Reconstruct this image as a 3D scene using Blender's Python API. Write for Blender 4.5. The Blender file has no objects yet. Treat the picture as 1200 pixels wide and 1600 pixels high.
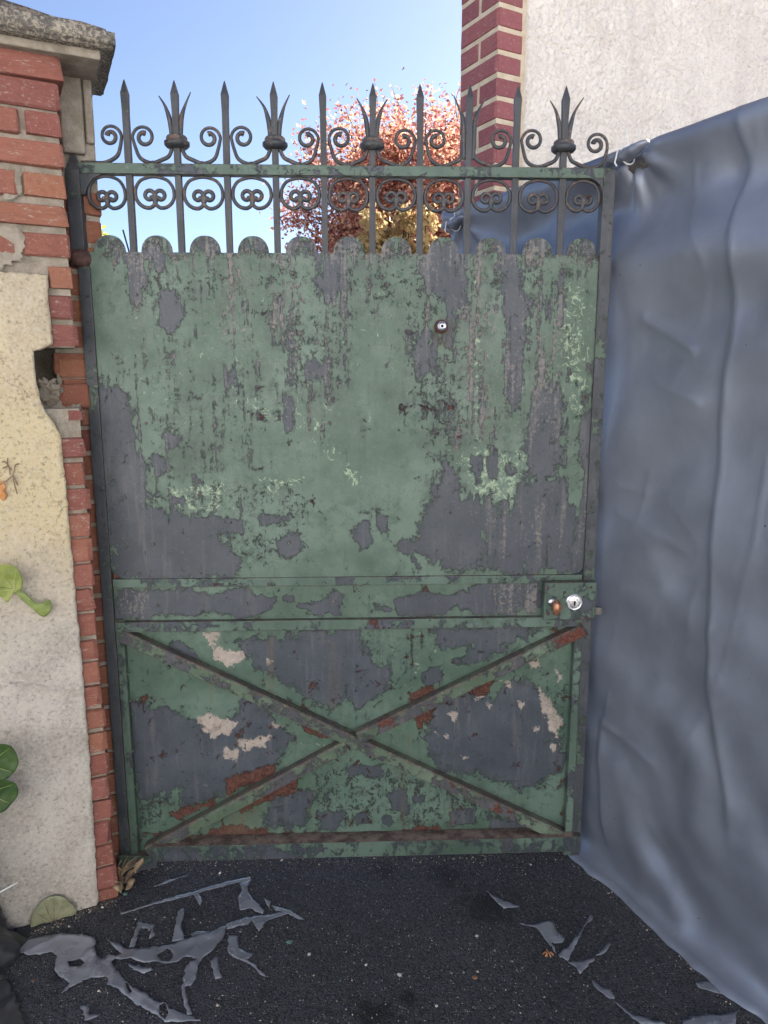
import bpy, bmesh, math, random
import numpy as np
from mathutils import Vector, Matrix, noise as mnoise
from mathutils.geometry import delaunay_2d_cdt

random.seed(7)
scene = bpy.context.scene
C = scene.collection
R = math.radians

# ------------------------------------------------------------------ camera, sky, sun, exposure
CAM_H, PITCH, FPX = 1.56, 10.5, 1155.0
cam = bpy.data.cameras.new('camera')
cam.sensor_fit = 'HORIZONTAL'
cam.sensor_width = 36.0
cam.lens = FPX / 1200.0 * 36.0
cam.clip_start = 0.05
cam.clip_end = 400.0
camo = bpy.data.objects.new('camera', cam)
C.objects.link(camo)
camo.location = (0, 0, CAM_H)
camo.rotation_euler = (R(90 - PITCH), 0, 0)
scene.camera = camo

SUN_EL, SUN_AZ = 37.0, 50.0          # azimuth clockwise from +Y (straight ahead)
world = bpy.data.worlds.new('World')
scene.world = world
world.use_nodes = True
wn = world.node_tree
bgn = wn.nodes['Background']
sky = wn.nodes.new('ShaderNodeTexSky')
sky.sky_type = 'NISHITA'
sky.sun_disc = False
sky.sun_elevation = R(SUN_EL)
sky.sun_rotation = R(SUN_AZ)
sky.altitude = 100
sky.air_density = 0.5
sky.dust_density = 1.1
sky.ozone_density = 1.0
wn.links.new(sky.outputs[0], bgn.inputs[0])
bgn.inputs[1].default_value = 0.053

sl = bpy.data.lights.new('sun', 'SUN')
sl.energy = 5.0
sl.angle = R(0.53)
sl.color = (1.0, 0.965, 0.91)
so = bpy.data.objects.new('sun', sl)
C.objects.link(so)
_sd = Vector((math.sin(R(SUN_AZ)) * math.cos(R(SUN_EL)), math.cos(R(SUN_AZ)) * math.cos(R(SUN_EL)), math.sin(R(SUN_EL))))
so.rotation_euler = _sd.to_track_quat('Z', 'Y').to_euler()
so.location = _sd * 30

scene.view_settings.view_transform = 'Standard'
scene.view_settings.look = 'None'
scene.view_settings.gamma = 1.0
scene.view_settings.exposure = 2.65
scene.view_settings.use_curve_mapping = False

# ------------------------------------------------------------------ helpers
_t = R(PITCH)
_F = Vector((0, math.cos(_t), -math.sin(_t)))
_U = Vector((0, math.sin(_t), math.cos(_t)))
_O = Vector((0, 0, CAM_H))


def on_plane(px, py, p0, n):
    """the point of a real plane (a wall, the ground, the gate) measured from the photograph"""
    r = _F + Vector((1, 0, 0)) * ((px - 600) / FPX) - _U * ((py - 800) / FPX)
    return _O + r * ((Vector(p0) - _O).dot(n) / r.dot(n))


def ground_at(px, py, z=0.0):
    return on_plane(px, py, (0, 0, z), Vector((0, 0, 1)))


def tag(o, label=None, cat=None, group=None, kind=None):
    if label: o['label'] = label
    if cat: o['category'] = cat
    if group: o['group'] = group
    if kind: o['kind'] = kind
    return o


def thing(name, label, cat, loc=(0, 0, 0), rotz=0.0, group=None):
    o = bpy.data.objects.new(name, None)
    o.empty_display_size = 0.1
    C.objects.link(o)
    o.location = loc
    o.rotation_euler = (0, 0, rotz)
    return tag(o, label, cat, group)


def link_mesh(name, me, mat=None, parent=None):
    o = bpy.data.objects.new(name, me)
    C.objects.link(o)
    if mat and not me.materials:
        me.materials.append(mat)
    if parent: o.parent = parent
    return o


def obj(name, bm, mat, parent=None, smooth=False, bevel=0.0):
    bmesh.ops.recalc_face_normals(bm, faces=bm.faces)
    me = bpy.data.meshes.new(name)
    bm.to_mesh(me)
    bm.free()
    if smooth:
        me.polygons.foreach_set('use_smooth', [True] * len(me.polygons))
    o = link_mesh(name, me, mat, parent)
    if bevel:
        m = o.modifiers.new('edge', 'BEVEL')
        m.width = bevel
        m.segments = 2
        m.limit_method = 'ANGLE'
    return o


def raw(name, verts, faces, mat, parent=None, smooth=False, solid=0.0):
    me = bpy.data.meshes.new(name)
    me.from_pydata([tuple(v) for v in verts], [], faces)
    me.update()
    if smooth:
        me.polygons.foreach_set('use_smooth', [True] * len(me.polygons))
    o = link_mesh(name, me, mat, parent)
    if solid:
        m = o.modifiers.new('thickness', 'SOLIDIFY')
        m.thickness = solid
        m.offset = 0
    return o


def box(bm, x0, x1, y0, y1, z0, z1):
    vs = [bm.verts.new(p) for p in ((x0, y0, z0), (x1, y0, z0), (x1, y1, z0), (x0, y1, z0), (x0, y0, z1), (x1, y0, z1), (x1, y1, z1), (x0, y1, z1))]
    for f in ((0, 3, 2, 1), (4, 5, 6, 7), (0, 1, 5, 4), (1, 2, 6, 5), (2, 3, 7, 6), (3, 0, 4, 7)):
        bm.faces.new([vs[i] for i in f])
    return vs


def prism(bm, pts, y0, y1):
    """an outline in x,z pushed from y0 to y1"""
    a = [bm.verts.new((p[0], y0, p[1])) for p in pts]
    b = [bm.verts.new((p[0], y1, p[1])) for p in pts]
    n = len(pts)
    bm.faces.new(a)
    bm.faces.new(b[::-1])
    for i in range(n):
        bm.faces.new((a[i], b[i], b[(i + 1) % n], a[(i + 1) % n]))


def tube(bm, pts, rad, seg=8, flat=1.0, up=Vector((0, 1, 0)), caps=True):
    """sweep a round bar along pts; rad may be a list"""
    pts = [Vector(p) for p in pts]
    n = len(pts)
    rings = []
    for i, p in enumerate(pts):
        t = (pts[min(i + 1, n - 1)] - pts[max(i - 1, 0)])
        if t.length < 1e-9: t = Vector((0, 0, 1))
        t.normalize()
        a = up.cross(t)
        if a.length < 1e-4: a = Vector((1, 0, 0)).cross(t)
        a.normalize()
        b = t.cross(a)
        r = rad[i] if isinstance(rad, (list, tuple)) else rad
        rings.append([bm.verts.new(p + a * (math.cos(2 * math.pi * k / seg) * r) + b * (math.sin(2 * math.pi * k / seg) * r * flat)) for k in range(seg)])
    for i in range(n - 1):
        for k in range(seg):
            bm.faces.new((rings[i][k], rings[i][(k + 1) % seg], rings[i + 1][(k + 1) % seg], rings[i + 1][k]))
    if caps:
        bm.faces.new(rings[0][::-1])
        bm.faces.new(rings[-1])


def lathe(bm, prof, origin, axis='z', seg=20):
    """prof = (radius, height) pairs turned about an axis through origin"""
    rings = []
    for r, h in prof:
        ring = []
        for k in range(seg):
            a = 2 * math.pi * k / seg
            c, s = math.cos(a) * r, math.sin(a) * r
            v = (c, s, h) if axis == 'z' else (c, -h, s)
            ring.append(bm.verts.new(Vector(origin) + Vector(v)))
        rings.append(ring)
    for i in range(len(rings) - 1):
        for k in range(seg):
            bm.faces.new((rings[i][k], rings[i][(k + 1) % seg], rings[i + 1][(k + 1) % seg], rings[i + 1][k]))
    bm.faces.new(rings[0][::-1])
    bm.faces.new(rings[-1])


def smooth_path(pts, n=6):
    """Catmull-Rom through 2-D or 3-D points"""
    P = [Vector(p) for p in pts]
    out = []
    for i in range(len(P) - 1):
        p0, p1, p2, p3 = P[max(i - 1, 0)], P[i], P[i + 1], P[min(i + 2, len(P) - 1)]
        for k in range(n):
            t = k / n
            out.append(0.5 * ((2 * p1) + (p2 - p0) * t + (2 * p0 - 5 * p1 + 4 * p2 - p3) * t * t + (3 * p1 - p0 - 3 * p2 + p3) * t ** 3))
    out.append(P[-1])
    return out


def fbm(x, y, z=0.0, o=4):
    return mnoise.fractal(Vector((x, y, z)), 1.0, 2.0, o)


def ragged(pts, step, amp, seed=0.0, freq=30.0):
    """densify a closed outline and roughen it"""
    out = []
    n = len(pts)
    for i in range(n):
        a, b = Vector(pts[i]).to_2d(), Vector(pts[(i + 1) % n]).to_2d()
        L = (b - a).length
        k = max(1, int(L / step))
        d = (b - a) / k
        nn = Vector((-d.y, d.x)).normalized() if L > 0 else Vector((0, 0))
        for j in range(k):
            p = a + d * j
            out.append(p + nn * (amp * fbm(p.x * freq + seed, p.y * freq, seed, 3) * (0.35 if j == 0 else 1)))
    return out


def filled(outline, holes=(), grid=0.01):
    """triangulate an outline (with holes) and fill it with inner points"""
    vs = [Vector(p).to_2d() for p in outline]
    faces = [list(range(len(vs)))]
    loops = [list(vs)]
    for h in holes:
        s = len(vs)
        hv = [Vector(p).to_2d() for p in h]
        vs += hv
        loops.append(hv)
        faces.append(list(range(s, len(vs))))
    P = np.array([(p.x, p.y) for p in vs])
    lo, hi = P.min(0), P.max(0)
    gx, gy = np.meshgrid(np.arange(lo[0] + grid / 2, hi[0], grid), np.arange(lo[1] + grid / 2, hi[1], grid))
    rng = np.random.RandomState(3)
    q = np.stack([gx.ravel(), gy.ravel()], 1) + rng.uniform(-.3, .3, (gx.size, 2)) * grid
    ins = np.zeros(len(q), bool)
    dmin = np.full(len(q), 9.0)
    for lp in loops:
        L = np.array([(p.x, p.y) for p in lp])
        M = np.roll(L, -1, 0)
        for a, b in zip(L, M):
            c = ((a[1] > q[:, 1]) != (b[1] > q[:, 1]))
            if c.any():
                xi = (b[0] - a[0]) * (q[:, 1] - a[1]) / (b[1] - a[1] + 1e-12) + a[0]
                ins ^= c & (q[:, 0] < xi)
            d = b - a
            t = np.clip(((q - a) @ d) / (d @ d + 1e-12), 0, 1)
            dmin = np.minimum(dmin, np.linalg.norm(q - (a + t[:, None] * d), axis=1))
    q = q[ins & (dmin > grid * 0.35)]
    edges = []
    s = 0
    for lp in loops:
        k = len(lp)
        edges += [(s + i, s + (i + 1) % k) for i in range(k)]
        s += k
    allv = vs + [Vector(p) for p in q]
    r = delaunay_2d_cdt(allv, edges, [], 0, 1e-6)
    ov, of = r[0], r[2]
    cen = np.array([[sum(ov[i][0] for i in f) / 3, sum(ov[i][1] for i in f) / 3] for f in of])
    ins = np.zeros(len(cen), bool)
    for lp in loops:
        L = np.array([(p.x, p.y) for p in lp])
        for a, b in zip(L, np.roll(L, -1, 0)):
            c = ((a[1] > cen[:, 1]) != (b[1] > cen[:, 1]))
            xi = (b[0] - a[0]) * (cen[:, 1] - a[1]) / (b[1] - a[1] + 1e-12) + a[0]
            ins ^= c & (cen[:, 0] < xi)
    return ov, [tuple(f) for f, k in zip(of, ins) if k]


# ------------------------------------------------------------------ materials
class Mat:
    def __init__(s, name):
        s.m = bpy.data.materials.new(name)
        s.m.use_nodes = True
        s.t = s.m.node_tree
        s.b = s.t.nodes['Principled BSDF']
        s.tc = s.t.nodes.new('ShaderNodeTexCoord')

    def n(s, kind, **kw):
        nd = s.t.nodes.new(kind)
        for k, v in kw.items(): setattr(nd, k, v)
        return nd

    def put(s, sock, v):
        if hasattr(v, 'is_output') or isinstance(v, bpy.types.NodeSocket):
            s.t.links.new(v, sock)
        elif isinstance(v, (tuple, list)) and len(v) == 3 and sock.type == 'RGBA':
            sock.default_value = (*v, 1)
        else:
            sock.default_value = v

    def coord(s, scale=(1, 1, 1), src='Object', loc=(0, 0, 0)):
        mp = s.n('ShaderNodeMapping')
        s.t.links.new(s.tc.outputs[src], mp.inputs[0])
        mp.inputs['Scale'].default_value = scale
        s.put(mp.inputs['Location'], loc)
        return mp.outputs[0]

    def noise(s, scale, detail=4, rough=.55, vec=None, dist=0.0):
        nd = s.n('ShaderNodeTexNoise')
        nd.inputs['Scale'].default_value = scale
        nd.inputs['Detail'].default_value = detail
        nd.inputs['Roughness'].default_value = rough
        nd.inputs['Distortion'].default_value = dist
        s.t.links.new(vec if vec is not None else s.coord(), nd.inputs['Vector'])
        return nd.outputs[0]

    def voro(s, scale, vec=None, feature='F1', out='Distance'):
        nd = s.n('ShaderNodeTexVoronoi', feature=feature)
        nd.inputs['Scale'].default_value = scale
        s.t.links.new(vec if vec is not None else s.coord(), nd.inputs['Vector'])
        return nd.outputs[out]

    def math(s, op, a, b=0.0, c=None, clamp=False):
        nd = s.n('ShaderNodeMath', operation=op, use_clamp=clamp)
        s.put(nd.inputs[0], a)
        s.put(nd.inputs[1], b)
        if c is not None: s.put(nd.inputs[2], c)
        return nd.outputs[0]

    def step(s, v, lo, hi, a=0.0, b=1.0):
        nd = s.n('ShaderNodeMapRange', interpolation_type='SMOOTHSTEP')
        s.put(nd.inputs[0], v)
        for i, q in enumerate((lo, hi, a, b)): s.put(nd.inputs[i + 1], q)
        return nd.outputs[0]

    def mix(s, f, a, b, mode='MIX'):
        nd = s.n('ShaderNodeMix', data_type='RGBA', blend_type=mode)
        s.put(nd.inputs[0], f)
        s.put(nd.inputs[6], a)
        s.put(nd.inputs[7], b)
        return nd.outputs[2]

    def ramp(s, f, stops, const=False):
        nd = s.n('ShaderNodeValToRGB')
        s.put(nd.inputs[0], f)
        cr = nd.color_ramp
        if const: cr.interpolation = 'CONSTANT'
        while len(cr.elements) < len(stops): cr.elements.new(.5)
        for e, (p, c) in zip(cr.elements, stops):
            e.position = p
            e.color = (*c, 1)
        return nd.outputs[0]

    def attr(s, name):
        nd = s.n('ShaderNodeAttribute', attribute_name=name)
        sp = s.n('ShaderNodeSeparateColor')
        s.t.links.new(nd.outputs['Color'], sp.inputs[0])
        return sp.outputs[0], sp.outputs[1], sp.outputs[2], nd.outputs['Alpha']

    def rand(s):
        return s.n('ShaderNodeObjectInfo').outputs['Random']

    def bump(s, h, dist=.002, strength=1.0, prev=None):
        nd = s.n('ShaderNodeBump')
        nd.inputs['Distance'].default_value = dist
        nd.inputs['Strength'].default_value = strength
        s.put(nd.inputs['Height'], h)
        if prev is not None: s.t.links.new(prev, nd.inputs['Normal'])
        return nd.outputs[0]

    def done(s, color, rough=.6, normal=None, spec=None, metal=None, **kw):
        s.put(s.b.inputs['Base Color'], color)
        s.put(s.b.inputs['Roughness'], rough)
        if normal is not None: s.t.links.new(normal, s.b.inputs['Normal'])
        if spec is not None: s.put(s.b.inputs['Specular IOR Level'], spec)
        if metal is not None: s.put(s.b.inputs['Metallic'], metal)
        for k, v in kw.items(): s.put(s.b.inputs[k], v)
        return s.m


def gate_paint(name, bias=-9.0, fine=0.0, rustiness=0.0, pale=1.0, tone=1.0):
    """peeling green paint over slate undercoat; where it has come off is carried by the mesh attributes (bias shifts it for plain bars)"""
    M = Mat(name)
    bar = bias > -3
    bare, primer, rust, speck = M.attr('wear_a')
    flake, scuff, stain, _ = M.attr('wear_b')
    if bar: speck = 0.0
    v = M.coord()
    n1 = M.noise(7, 6, .6, v)
    n2 = M.noise(38, 8, .68, v, .4)
    n3 = M.noise(120, 6, .7, v)
    n4 = M.noise(300, 4, .65, v)
    ns = M.noise(1, 7, .66, M.coord((52, 52, 4.5)))
    nb = M.noise(2.3, 4, .6, v)
    nq = M.noise(22, 12, .8, v, .35)
    edge = M.math('ADD', M.math('MULTIPLY', M.math('SUBTRACT', nq, .5), 11.8), M.math('MULTIPLY', M.math('SUBTRACT', M.noise(6, 4, .5, v), .5), 3.5))
    edge = M.math('ADD', edge, M.math('MULTIPLY', M.math('SUBTRACT', ns, .5), 2.2))
    f = M.math('ADD', M.math('MULTIPLY_ADD', bare, 4.0, -2.0), edge)
    if not bar: f = M.math('ADD', f, M.math('MULTIPLY', scuff, M.math('MULTIPLY_ADD', M.math('SUBTRACT', ns, .5), 15.0, .25)))
    if bar:
        f = M.math('MAXIMUM', f, M.math('ADD', M.math('ADD', M.math('MULTIPLY', M.math('SUBTRACT', n1, .5), 5.0), edge), bias))
    keep = M.step(M.math('ADD', M.math('MULTIPLY', n2, .6), M.math('MULTIPLY', n3, .4)), .592, .607)      # flecks of green left behind
    f = M.math('SUBTRACT', f, M.math('MULTIPLY', keep, 1.6))
    m_big = M.step(f, -.04, .05)
    sp = M.math('ADD', M.math('MULTIPLY', n2, .40), M.math('ADD', M.math('MULTIPLY', n3, .45), M.math('MULTIPLY', ns, .32)))
    m_sp = M.step(M.math('SUBTRACT', sp, M.math('MULTIPLY_ADD', speck, -.175, .775 - fine)), -.004, .010)
    pep = M.step(M.math('ADD', n4, M.math('MULTIPLY', M.math('SUBTRACT', n1, .5), .35)), M.math('MULTIPLY_ADD', speck, -.05, .66), M.math('MULTIPLY_ADD', speck, -.05, .68))
    m_bare = M.math('MAXIMUM', m_big, m_sp)
    # green coat
    g = M.ramp(n1, [(.3, (.046, .077, .055)), (.5, (.073, .114, .084)), (.7, (.108, .155, .121))])
    g = M.mix(M.step(ns, .48, .68, 0, .65), g, (.052, .084, .063))
    g = M.mix(M.step(nb, .48, .62, 0, .7), g, (.120, .172, .136))
    g = M.mix(M.math('MULTIPLY', M.step(n2, .53, .60, 0, .75), M.step(speck, .2, .7, .12, 1)), g, (.048, .084, .060))
    g = M.mix(M.step(n3, .58, .66, 0, .4), g, (.155, .205, .165))
    if not bar: g = M.mix(M.math('MULTIPLY', M.math('MULTIPLY', M.step(nq, .46, .60), M.step(speck, .3, .8)), .55), g, (.050, .066, .060))
    g = M.mix(M.math('MULTIPLY', pep, .8), g, (.030, .042, .034))
    fl = M.math('MULTIPLY', M.step(M.math('ADD', M.noise(40, 10, .8, v, .8), M.math('MULTIPLY', flake, .2)), .70, .74), M.step(flake, .05, .3, 0, .8))
    g = M.mix(fl, g, (.31 * pale, .39 * pale, .26 * pale))
    lip = M.math('MULTIPLY', M.step(f, -.34, -.10), M.step(n2, .46, .56))
    rim = M.math('MULTIPLY', M.step(f, -1.0, -.2), M.step(n1, .44, .58, .05, .7))
    g = M.mix(rim, g, (.036, .058, .046))
    g = M.mix(M.math('MULTIPLY', lip, .55), g, (.24 * pale, .30 * pale, .23 * pale))  # pale lip: lit edge of the cracked paint put into the colour
    # slate undercoat
    d = M.ramp(n1, [(.3, (.036, .042, .053)), (.52, (.052, .059, .073)), (.72, (.073, .079, .091))])
    d = M.mix(M.step(ns, .52, .68, 0, .6), d, (.105, .102, .105))
    d = M.mix(M.step(nb, .52, .66, 0, .45), d, (.050, .058, .066))
    d = M.mix(M.step(n3, .58, .70, 0, .55), d, (.15, .138, .128))
    d = M.mix(M.step(f, .75, .0, 0, .75), d, (.026, .027, .030))
    d = M.mix(M.math('MULTIPLY', M.math('SUBTRACT', 1.0, m_big), .8), d, (.034, .034, .034))
    d = M.mix(M.step(n4, .60, .68, 0, .5), d, (.030, .030, .034))
    col = M.mix(m_bare, g, d)
    sc = M.step(M.math('ADD', M.math('MULTIPLY', ns, .55), M.math('ADD', M.math('MULTIPLY', n3, .7), M.math('MULTIPLY', scuff, .2))), .78, .86)
    col = M.mix(M.math('MULTIPLY', sc, M.step(scuff, .02, .3, 0, .7)), col, M.ramp(n2, [(.35, (.10, .09, .088)), (.58, (.20, .18, .168)), (.70, (.27, .19, .11))]))
    m_pr = M.step(M.math('ADD', M.math('MULTIPLY_ADD', primer, 4.0, -2.0), edge), 0, .05)
    col = M.mix(m_pr, col, M.ramp(n2, [(.35, (.27, .22, .19)), (.65, (.41, .33, .28))]))
    m_ru = M.step(M.math('ADD', M.math('MULTIPLY_ADD', rust, 4.0, -2.0), M.math('MULTIPLY', edge, 1.1)), -.1, .3)
    if rustiness:
        m_ru = M.math('MAXIMUM', m_ru, M.step(M.math('ADD', n1, M.math('MULTIPLY', n2, .5)), .98 - rustiness, 1.06 - rustiness))
    rc = M.ramp(n3, [(.3, (.030, .016, .014)), (.5, (.095, .034, .025)), (.7, (.18, .072, .045))])
    col = M.mix(m_ru, col, rc)
    col = M.mix(M.math('MULTIPLY', stain, M.step(ns, .35, .65, .25, .9)), col, (.115, .085, .05))
    if tone != 1: col = M.mix(1.0, col, tone if isinstance(tone, tuple) else (tone, tone, tone * .97), 'MULTIPLY')
    nrm0 = None
    if bar:
        bv = M.n('ShaderNodeBevel', samples=4)
        bv.inputs['Radius'].default_value = .0035
        ge = M.n('ShaderNodeNewGeometry')
        dp = M.n('ShaderNodeVectorMath', operation='DOT_PRODUCT')
        M.t.links.new(bv.outputs[0], dp.inputs[0])
        M.t.links.new(ge.outputs['True Normal'], dp.inputs[1])
        ed = M.step(M.math('ADD', M.math('SUBTRACT', 1.0, dp.outputs['Value']), M.math('MULTIPLY', M.math('SUBTRACT', n2, .52), 1.0)), .04, .16, 0, .9)
        ed = M.math('MULTIPLY', ed, M.step(dp.outputs['Value'], .9999, .995))
        col = M.mix(ed, col, M.ramp(n3, [(.35, (.055, .036, .03)), (.55, (.15, .095, .07)), (.68, (.30, .25, .21))]))
        sz = M.n('ShaderNodeSeparateXYZ')
        M.t.links.new(ge.outputs['True Normal'], sz.inputs[0])
        lay = M.math('MULTIPLY', M.step(sz.outputs[2], .25, .6), M.step(n2, .40, .62, .15, .9))       # grime and rust where water lies
        col = M.mix(lay, col, M.ramp(n3, [(.35, (.055, .042, .038)), (.55, (.14, .095, .075)), (.7, (.27, .23, .20))]))
        nrm0 = bv.outputs[0]
    rough = M.math('ADD', M.step(m_bare, 0, 1, .45, .5), M.math('ADD', M.math('MULTIPLY', m_ru, .35), M.math('MULTIPLY', M.math('SUBTRACT', n2, .5), .5)))
    film = M.math('SUBTRACT', 1.0, m_bare)
    hgt = M.math('ADD', film, M.math('ADD', M.math('MULTIPLY', n3, .5), M.math('MULTIPLY', m_ru, M.math('MULTIPLY', n3, 3.0))))
    nrm = M.bump(hgt, .0016, .9, nrm0)
    nrm = M.bump(n1, .01, .25, nrm)
    return M.done(col, rough, nrm, spec=.42)


def mat_brick(name, stops, bumpd=.004, dirt=(.30, .24, .18), dirt_amt=.5, white=0.0):
    M = Mat(name)
    r = M.rand()
    v = M.n('ShaderNodeVectorMath', operation='ADD')
    M.t.links.new(M.tc.outputs['Object'], v.inputs[0])
    cb = M.n('ShaderNodeCombineXYZ')
    M.put(cb.inputs[0], M.math('MULTIPLY', r, 37.0))
    M.put(cb.inputs[1], M.math('MULTIPLY', r, 91.0))
    M.t.links.new(cb.outputs[0], v.inputs[1])
    v = v.outputs[0]
    a = M.noise(4.5, 7, .68, v)
    b = M.noise(22, 6, .72, v)
    c = M.ramp(r, stops)
    c = M.mix(M.step(a, .4, .7, 0, .6), c, M.mix(.5, c, (.12, .04, .035)))
    c = M.mix(M.step(b, .56, .72, 0, dirt_amt), c, dirt)
    c = M.mix(M.step(M.noise(8, 7, .75, v, .5), .56, .66, 0, dirt_amt), c, (.36, .30, .25))
    if white: c = M.mix(M.step(M.noise(13, 5, .7, v, 1.4), .66, .70, 0, white), c, (.6, .54, .46))
    c = M.mix(M.step(b, .25, .4, .4, 0), c, (.05, .025, .022))
    h = M.math('ADD', a, M.math('MULTIPLY', b, .6))
    return M.done(c, .88, M.bump(h, bumpd, .8), spec=.25)


def mat_mortar(name, c0, c1):
    M = Mat(name)
    a = M.noise(24, 6, .65)
    b = M.noise(190, 5, .7)
    c = M.mix(M.step(a, .35, .65), c0, c1)
    c = M.mix(M.step(b, .58, .72, 0, .5), c, (c1[0] * 1.4, c1[1] * 1.35, c1[2] * 1.3))
    c = M.mix(M.step(b, .28, .4, .6, 0), c, (c0[0] * .35, c0[1] * .33, c0[2] * .3))
    return M.done(c, .95, M.bump(M.math('ADD', a, b), .006, .9), spec=.15)


def mat_plain(name, col, rough=.5, spec=.5, metal=0.0, var=.25, scale=40, bump=.001):
    M = Mat(name)
    a = M.noise(scale, 6, .65)
    c = M.mix(M.step(a, .35, .7), tuple(x * (1 - var) for x in col), tuple(min(1, x * (1 + var)) for x in col))
    return M.done(c, M.step(a, .3, .7, max(.05, rough - .1), min(1, rough + .12)), M.bump(a, bump, .6), spec=spec, metal=metal)


def mat_tarp(name, base=(.205, .222, .268), rough=.42, dots=True, metal=.42):
    M = Mat(name)
    v = M.coord()
    a = M.noise(3.2, 5, .6, v)
    b = M.noise(60, 6, .65, v)
    c = M.mix(M.step(a, .35, .65), tuple(x * .85 for x in base), tuple(x * 1.12 for x in base))
    c = M.mix(M.step(M.noise(3, 5, .6, M.coord((1, 1, .5))), .56, .8, 0, .3), c, tuple(x * .75 for x in base))      # dried mud and dust
    if dots:
        vo = M.voro(26, v)
        c = M.mix(M.math('MULTIPLY', M.step(vo, .05, .075, 1, 0), M.step(M.noise(6, 2, .5, v), .58, .66)), c, (.01, .01, .012))
    ro = M.math('ADD', M.step(a, .3, .7, rough - .05, rough + .07), M.math('MULTIPLY', M.math('SUBTRACT', b, .5), .12))
    wr = M.math('ADD', M.math('MULTIPLY', M.noise(14, 7, .62, M.coord((1, 1, .6)), 1.5), .5), M.math('MULTIPLY', M.noise(1, 5, .6, M.coord((46, 46, 5))), M.step(M.noise(2.5, 2, .5, v), .5, .6)))
    nrm = M.bump(M.math('ADD', wr, M.math('MULTIPLY', b, .04)), .004, .22)
    return M.done(c, ro, nrm, spec=.8, metal=metal)


m_upper = gate_paint('peeling_green_paint', fine=.0)
m_lower = gate_paint('peeling_teal_green_paint', tone=(.93, .97, .99))
m_frame = gate_paint('worn_frame_paint', bias=.1, fine=.06, rustiness=.06, tone=(.84, .86, .9), pale=.8)
m_stile = gate_paint('worn_dark_stile_paint', bias=.9, fine=.05, rustiness=.05, tone=.85)
m_rail = gate_paint('worn_rail_paint', bias=-.6, fine=.07, rustiness=.07, tone=(.95, .97, 1.02))
m_brace = gate_paint('worn_brace_paint', bias=-.1, fine=.06, tone=(1.25, 1.12, 1.06), rustiness=.10)
m_bar = gate_paint('worn_dark_bar_paint', bias=2.3, fine=.05, rustiness=.04, tone=.68)
m_rust = mat_plain('rusted_iron', (.10, .052, .042), .75, .4, .2, .45, 60, .003)
m_copper = mat_plain('worn_copper', (.42, .20, .12), .38, .5, .75, .4, 90, .002)
m_chrome = mat_plain('dull_chrome', (.62, .62, .65), .28, .5, .95, .12, 80, .0004)
m_black = mat_plain('black_void', (.006, .006, .006), .8, .2)
m_screw = mat_plain('weathered_screw', (.16, .14, .13), .5, .5, .5, .4, 120, .001)
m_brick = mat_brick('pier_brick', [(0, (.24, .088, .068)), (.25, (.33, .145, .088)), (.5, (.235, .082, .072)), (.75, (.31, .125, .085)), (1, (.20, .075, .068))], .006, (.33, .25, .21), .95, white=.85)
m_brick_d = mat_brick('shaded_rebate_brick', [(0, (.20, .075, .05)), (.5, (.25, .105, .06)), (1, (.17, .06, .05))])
m_qbrick = mat_brick('painted_quoin_brick', [(0, (.235, .085, .095)), (.5, (.265, .094, .10)), (1, (.21, .075, .086))], .003, (.34, .19, .18), .6)
m_mortar = mat_mortar('pier_mortar', (.25, .215, .17), (.38, .33, .27))
m_qmortar = mat_mortar('quoin_mortar', (.52, .44, .32), (.62, .54, .42))


def mat_stucco():
    M = Mat('weathered_ochre_stucco_painted_glow')
    v = M.coord()
    a = M.noise(5, 6, .6, v)
    b = M.noise(105, 6, .74, v)
    d = M.noise(300, 4, .7, v)
    sp = M.n('ShaderNodeSeparateXYZ')
    M.t.links.new(M.tc.outputs['Object'], sp.inputs[0])
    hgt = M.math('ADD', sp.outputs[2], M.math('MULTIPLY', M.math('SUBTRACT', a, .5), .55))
    ochre_glow = M.mix(M.step(a, .4, .65), (.76, .635, .455), (.67, .55, .395))
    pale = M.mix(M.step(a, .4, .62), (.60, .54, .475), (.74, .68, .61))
    ochre_glow = M.mix(M.math('MULTIPLY', M.math('MULTIPLY', M.step(hgt, .95, 1.25), M.step(hgt, 1.75, 1.45)), .8), ochre_glow, (.86, .70, .42))  # yellow mid band: warm glow on the wall painted into the ochre colour
    c = M.mix(M.step(hgt, .75, 1.2), pale, ochre_glow)
    c = M.mix(M.step(b, .51, .62, 0, .6), c, (.86, .78, .66))
    c = M.mix(M.step(d, .56, .72, 0, .5), c, (.86, .80, .71))
    c = M.mix(M.step(b, .34, .46, .6, 0), c, (.20, .155, .115))
    c = M.mix(M.step(M.noise(30, 6, .7, v), .55, .68, 0, .2), c, (.28, .225, .175))
    c = M.mix(M.step(M.noise(11, 7, .7, v), .58, .75, 0, .45), c, (.24, .19, .15))
    c = M.mix(M.step(M.noise(7, 8, .78, v), .55, .66, 0, .5), c, (.40, .33, .27))
    wv = M.n('ShaderNodeVectorMath', operation='ADD')
    M.t.links.new(v, wv.inputs[0])
    cx = M.n('ShaderNodeCombineXYZ')
    M.put(cx.inputs[0], M.math('MULTIPLY', M.noise(9, 5, .7, v), .12)); M.put(cx.inputs[2], M.math('MULTIPLY', M.noise(8, 5, .7, v), .14))
    M.t.links.new(cx.outputs[0], wv.inputs[1])
    ck = M.step(M.voro(4.2, wv.outputs[0], 'DISTANCE_TO_EDGE'), .0, .006, 1, 0)
    ck = M.math('MULTIPLY', ck, M.step(M.noise(3, 3, .5, v), .52, .6, 0, .45))
    c = M.mix(ck, c, (.15, .115, .09))
    return M.done(c, .95, M.bump(M.math('SUBTRACT', M.math('ADD', b, M.math('MULTIPLY', d, .5)), ck), .012, 1.0), spec=.15)


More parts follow.
